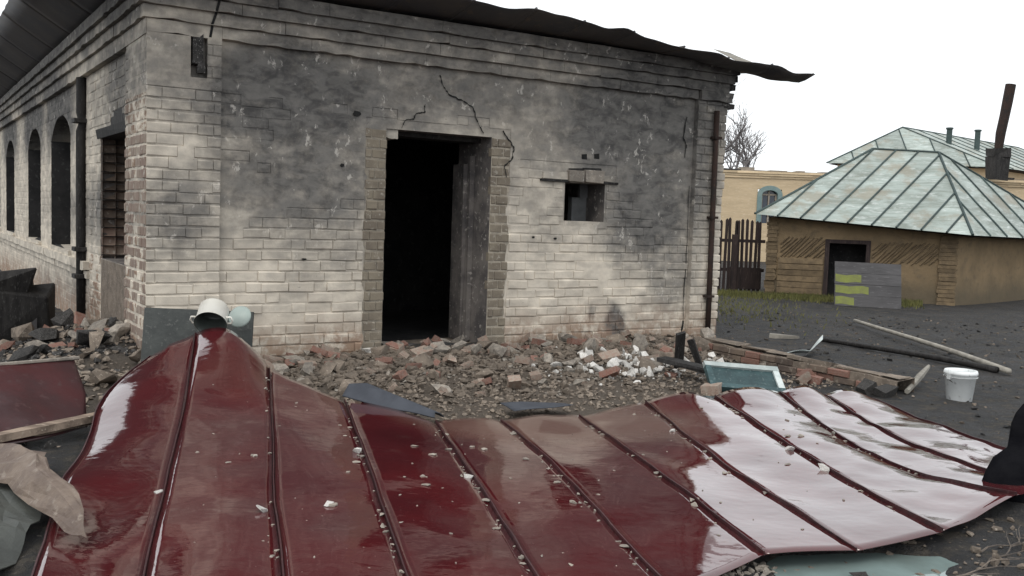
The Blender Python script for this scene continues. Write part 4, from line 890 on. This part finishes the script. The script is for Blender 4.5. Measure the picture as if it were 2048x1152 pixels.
def roof_face(parent, e0, e1, t0, t1, n, o, mat, seam_mat, rad=.022, skip=0, up=Vector((0, 0, 1))):
    """panels run from the eave e0-e1 up to the top line t0-t1, seams parallel to the slope"""
    e0, e1, t0, t1 = [Vector(p) - o for p in (e0, e1, t0, t1)]; ed = (e1 - e0); L = ed.length; ed.normalize()
    x_t0 = (t0 - e0).dot(ed); x_t1 = (t1 - e0).dot(ed); nrm = ed.cross(t0 - e0).normalized()
    if nrm.z < 0: nrm = -nrm
    def top(x):
        if x < x_t0: return e0.lerp(t0, max(0, x) / max(.001, x_t0))
        if x > x_t1: return t1.lerp(e1, min(1, (x - x_t1) / max(.001, L - x_t1)))
        return t0.lerp(t1, (x - x_t0) / max(.001, x_t1 - x_t0))
    def pt(x, sy, lift=0): return (e0 + ed * x).lerp(top(x), sy) + nrm * (lift + .014 * nz(x, sy * 3, e0.x, 1.7) * sy * (1 - sy) * 4)
    step = L / n
    for k in range(n):
        a, A = k * step, (k + 1) * step; G = []
        for s in np.linspace(0, 1, 7):
            G.append([pt(x, s) for x in np.linspace(a, A, 4)])
        brk = sorted([x for x in (x_t0, x_t1) if a < x < A])
        if brk: G = [[pt(x, s) for x in sorted(set(list(np.linspace(a, A, 4)) + brk))] for s in np.linspace(0, 1, 7)]
        b = MB(); b.grid(G); b.build('roof_panel', mat, parent)
        if k: b = MB(); b.tube([pt(a, s, .012) for s in np.linspace(0, 1, 7)], rad, 5); b.build('roof_seam', seam_mat, parent)
    for P, Q in ((e0, t0), (t0, t1), (e1, t1)): b = MB(); b.tube([P + nrm * .012, P.lerp(Q, .5) + nrm * .012, Q + nrm * .012], rad * 1.15, 5); b.build('hip_seam', seam_mat, parent)
rb = MB(); rb.quad(so(EL) + Vector((.05, .05, -.03)), so(ER) + Vector((0, .05, -.03)), so(EX) + Vector((-.05, 0, -.03)), so(EBk) + Vector((0, -.05, -.03))); sroof = rb.build('roof', m_wood, shed)
pn = (ER - EL).cross(Q0 - EL); Q1.z = EL.z - (pn.x * (Q1.x - EL.x) + pn.y * (Q1.y - EL.y)) / pn.z
roof_slant(sroof, EL, ER, Q0, Q1, 9, SA, m_patina, m_patinas, .022, .36)
roof_face(sroof, ER, EX, Q1, Q1 + Vector((.02, .02, 0)), 8, SA, m_patina, m_patinas)
roof_face(sroof, EX, EBk, Q1 + Vector((0, .02, 0)), Q0, 8, SA, m_patina, m_patinas); roof_face(sroof, EBk, EL, Q0, Q0 + Vector((0, .02, 0)), 6, SA, m_patina, m_patinas)
# grey board leaning by the shed door, with yellow green paint strokes
bd = empty('leaning_board', (6.98, 18.9, .0), R(-3)); tag(bd, 'wide grey board with yellow green paint strokes leaning by the shed doorway', 'board'); bd.rotation_euler = (R(-14), R(1), R(-4))
for k in range(4):
    b = MB(); b.box(-.64, .64, -.015, .015, .222 * k, .222 * k + .218, .003); p = b.build('plank', m_greyboard, bd)
    if k < 3:
        ps = MB(); ps.grid([[(-.63 + .5 * s, -.0185, .222 * k + .03 + .15 * t + .012 * math.sin(s * 7 + k)) for s in np.linspace(0, .72 + .28 * ((k * 2) % 3), 6)] for t in (0, .35, .7, 1)]); ps.build('paint_stroke', m_yelpaint, p)
# grass along the shed foot
def grass(name, n, posf, label, seed, hmax=.14):
    rg = random.Random(seed); b = MB()
    for _ in range(n):
        x, y = posf(rg); z = gh(x, y) - .01; h = rg.uniform(.4, 1) * hmax; a = rg.uniform(0, 6.3); w = .012; dx, dy = math.cos(a), math.sin(a); l = rg.uniform(-.05, .05)
        b.add([(x - dx * w, y - dy * w, z), (x + dx * w, y + dy * w, z), (x + l, y + l * .5, z + h)], [(0, 1, 2)])
    tag(b.build(name, m_grass), label, 'grass', kind='stuff')
def foot(rg):
    a = rg.uniform(-1.0, FL - .6); p = SA + fd * a + fn * abs(rg.gauss(.25, .45)); return p.x, p.y
grass('grass', 5000, foot, 'low yellow green grass along the foot of the ochre shed', 71)
grass('sparse_grass', 1200, lambda rg: (3.9 + rg.gauss(0, .8), 18.5 + rg.gauss(0, 1.6)), 'sparse green grass between house corner and picket fence', 72, .1)
# picket fence
fen = empty('picket_fence', (4.3, 22.3, 0)); tag(fen, 'dark wooden picket fence between the burnt house and the shed', 'fence')
for k in range(16):
    x = k * .1 + r2.uniform(-.01, .01) - .15; h = 1.62 + r2.uniform(-.05, .05); b = MB(); l = r2.uniform(-.03, .03)
    b.add([(x, 0, 0), (x + .065, 0, 0), (x + .065 + l, 0, h), (x + .0325 + l, 0, h + .04), (x + l, 0, h), (x, .02, 0), (x + .065, .02, 0), (x + .065 + l, .02, h), (x + .0325 + l, .02, h + .04), (x + l, .02, h)], [(0, 1, 2, 3, 4), (9, 8, 7, 6, 5), (0, 5, 6, 1), (1, 6, 7, 2), (2, 7, 8, 3), (3, 8, 9, 4), (4, 9, 5, 0)]); b.build('picket', m_wood, fen)
for z in (.45, 1.12): b = MB(); b.box(-.2, 1.5, .022, .06, z, z + .07, .004); b.build('rail', m_wood, fen)
b = MB(); b.box(.72, .84, -.09, -.005, 0, 1.3, .006); b.build('post', m_wood, fen); b = MB(); b.box(.68, 1.42, -.05, -.03, .05, .55, .01); b.build('foot_board', m_wood, fen)

# ------------------------------------------------------------------ far yellow brick building and green roofed house
yb = empty('yellow_building', (8, 40, 0), R(2.5)); tag(yb, 'long yellow brick building with broken parapet behind the shed', 'building')
YH = 3.45
b = MB(); YW = wall_mesh('wall', -3, 24, -.3, YH, 0, .5, [(2.0, 3.0, 1.6, 3.0), (11.9, 13.6, .6, 2.75)], I4, m_yellow, yb, m_soot)
for (z0, z1, d) in ((YH + .002, YH + .09, .05), (YH + .092, YH + .18, .10), (YH + .182, YH + .27, .15)):
    a = -3
    while a < 24: l = r2.uniform(1.2, 2.4); b = MB(); b.box(a + .003, a + l - .003, -d + r2.uniform(-.01, .01), .5, z0, z1, .006); b.build('cornice_course', m_yellow, yb); a += l
a = -3
while a < 24:
    l = r2.uniform(.25, .9)
    b = MB(); b.box(a, a + l - .01, -.12, .45, YH + .272, YH + .272 + r2.choice((.04, .06, .09, .14)) * r2.uniform(.6, 1.2), .015); b.build('parapet_stone', m_capst if r2.random() < .8 else m_charg, yb); a += l
def arch_win(c, w, z0, zs, rise, fr, depth, surround, sw):
    n = 12; arc = lambda ww, zz, ri: [(c + ww * math.cos(t), zz + ri * math.sin(t)) for t in np.linspace(math.pi, 0, n + 1)]
    o, i_ = arc(w / 2 + sw, zs, rise + sw), arc(w / 2, zs, rise); o = [(c - w / 2 - sw, z0)] + o + [(c + w / 2 + sw, z0)]; i_ = [(c - w / 2, z0)] + i_ + [(c + w / 2, z0)]
    b = MB()
    for d in (-.06,): b.grid([[(x, d, z) for x, z in o], [(x, d, z) for x, z in i_]])
    b.grid([[(x, -.06, z) for x, z in i_], [(x, .2, z) for x, z in i_]]); b.grid([[(x, -.06, z) for x, z in o], [(x, .0, z) for x, z in o]]); s_ = b.build('window_surround', surround, YW)
    b = MB(); b.box(c - w / 2, c + w / 2, .16, .18, z0, zs + rise); b.build('pane', m_glass, s_)
    for (x0, x1, y0, y1) in ((c - .03, c + .03, z0, zs + rise), (c - w / 2, c + w / 2, zs - .03, zs + .03), (c - w / 2, c - w / 2 + .07, z0, zs), (c + w / 2 - .07, c + w / 2, z0, zs)): b = MB(); b.box(x0, x1, .1, .16, y0, y1); b.build('frame', fr, s_)
arch_win(2.5, .66, 1.6, 2.78, .18, m_capst, .2, m_bluepaint, .19)
arch_win(12.75, 1.5, .6, 2.2, .72, m_bluepaint, .2, m_patinas, .1)
b = MB(); b.quad((-3, .5, YH), (24, .5, YH), (24, 7, YH + .25), (-3, 7, YH + .25)); b.build('flat_roof', m_capst, yb)
# leaning rusty chimney pipe on its brick base
ch = empty('leaning_chimney', (19.55, 39.6, 3.66)); tag(ch, 'tall leaning rusty chimney pipe on a dark brick base on the yellow building', 'chimney')
b = MB(); b.box(-.33, .33, -.3, .3, .0, .95, .05); b.box(-.36, .36, -.33, .33, .95, 1.25, .05); b.build('brick_base', m_char, ch)
b = MB(); b.tube([(-.02, 0, 1.2), (.03, 0, 1.9), (.14, 0, 2.6), (.22, 0, 3.2), (.3, 0, 3.85)], [.16, .19, .19, .2, .2], 10); b.build('pipe', m_rust, ch)
fh = empty('green_roof_house', (20, 47, 0)); tag(fh, 'distant house with pale green hipped roof rising behind the yellow building', 'house'); fo = Vector((20, 47, 0))
b = MB(); P = [Vector(p) - fo for p in ((14.8, 44.9, 0), (21.4, 44.1, 0), (33.2, 55.5, 0), (26, 59.4, 0))]; b.add(P + [p + Vector((0, 0, 4.4)) for p in P], [(0, 1, 5, 4), (1, 2, 6, 5), (2, 3, 7, 6), (3, 0, 4, 7)]); b.build('wall', m_yellow, fh)
A0, A1 = Vector((18.5, 47, 6.42)), Vector((29.5, 57.5, 6.55)); B0, B1, B2, B3 = Vector((14.2, 44.6, 4.45)), Vector((21.6, 43.6, 4.45)), Vector((34, 55.5, 4.5)), Vector((26, 60, 4.45))
rb = MB(); rb.quad(*[p - fo + Vector((0, 0, -.04)) for p in (B0, B1, B2, B3)]); fr_ = rb.build('roof', m_wood, fh)
roof_face(fr_, B0, B1, A0, A0 + Vector((.02, 0, 0)), 6, fo, m_patina, m_patinas, .03); roof_face(fr_, B1, B2, A0, A1, 10, fo, m_patina, m_patinas, .03)
roof_face(fr_, B2, B3, A1, A1 + Vector((-.02, .02, 0)), 5, fo, m_patina, m_patinas, .03); roof_face(fr_, B3, B0, A1, A0, 12, fo, m_patina, m_patinas, .03)
for (x, y, z0, z1) in ((20.6, 46.6, 5.2, 6.42), (22.8, 48.4, 5.3, 6.55)):
    b = MB(); b.tube([(0, 0, 0), (.0, 0, z1 - z0)], .13, 10); v = b.build('stove_pipe', m_patinas, fh, smooth=False); v.location = Vector((x, y, z0)) - fo
    b = MB(); b.lathe([(.135, z1 - z0 - .06), (.17, z1 - z0 - .06), (.17, z1 - z0 + .02), (0, z1 - z0 + .04)], 10); b.build('pipe_cap', m_patinas, v)
# bare trees
def bare_tree(x, y, H, seed, label):
    rt = random.Random(seed); t = empty('bare_tree', (x, y, 0)); tag(t, label, 'tree', None); tr = MB(); cr = MB()
    def branch(p, d, l, rad, lev):
        n = 4; pts = [p]; q_ = p; dd = d.copy()
        for i in range(n):
            dd = (dd + Vector((rt.gauss(0, .12), rt.gauss(0, .12), rt.gauss(.05, .08)))).normalized(); q_ = q_ + dd * l / n; pts.append(q_)
        (tr if lev == 0 else cr).tube(pts, [max(.011, rad * (1 - .5 * i / n)) for i in range(n + 1)], 6 if lev < 2 else 3, cap=False)
        if lev < 5:
            for k in range(rt.choice((3, 4)) if lev < 4 else 3):
                i = rt.choice((2, 3, 4, 4)); ax = Vector((rt.gauss(0, 1), rt.gauss(0, 1), rt.gauss(0, .4))).normalized(); nd = (dd + ax * rt.uniform(.45, .9)).normalized()
                branch(pts[i], nd, l * rt.uniform(.6, .8), rad * .55, lev + 1)
    branch(Vector((0, 0, -.1)), Vector((0, 0, 1)), H * .36, H * .028, 0)
    tr.build('trunk', m_bark, t); cr.build('crown', m_bark, t)
bare_tree(12.9, 55, 11.2, 4, 'leafless tree with fine twigs standing behind the yellow building')
bpy.context.view_layer.update()
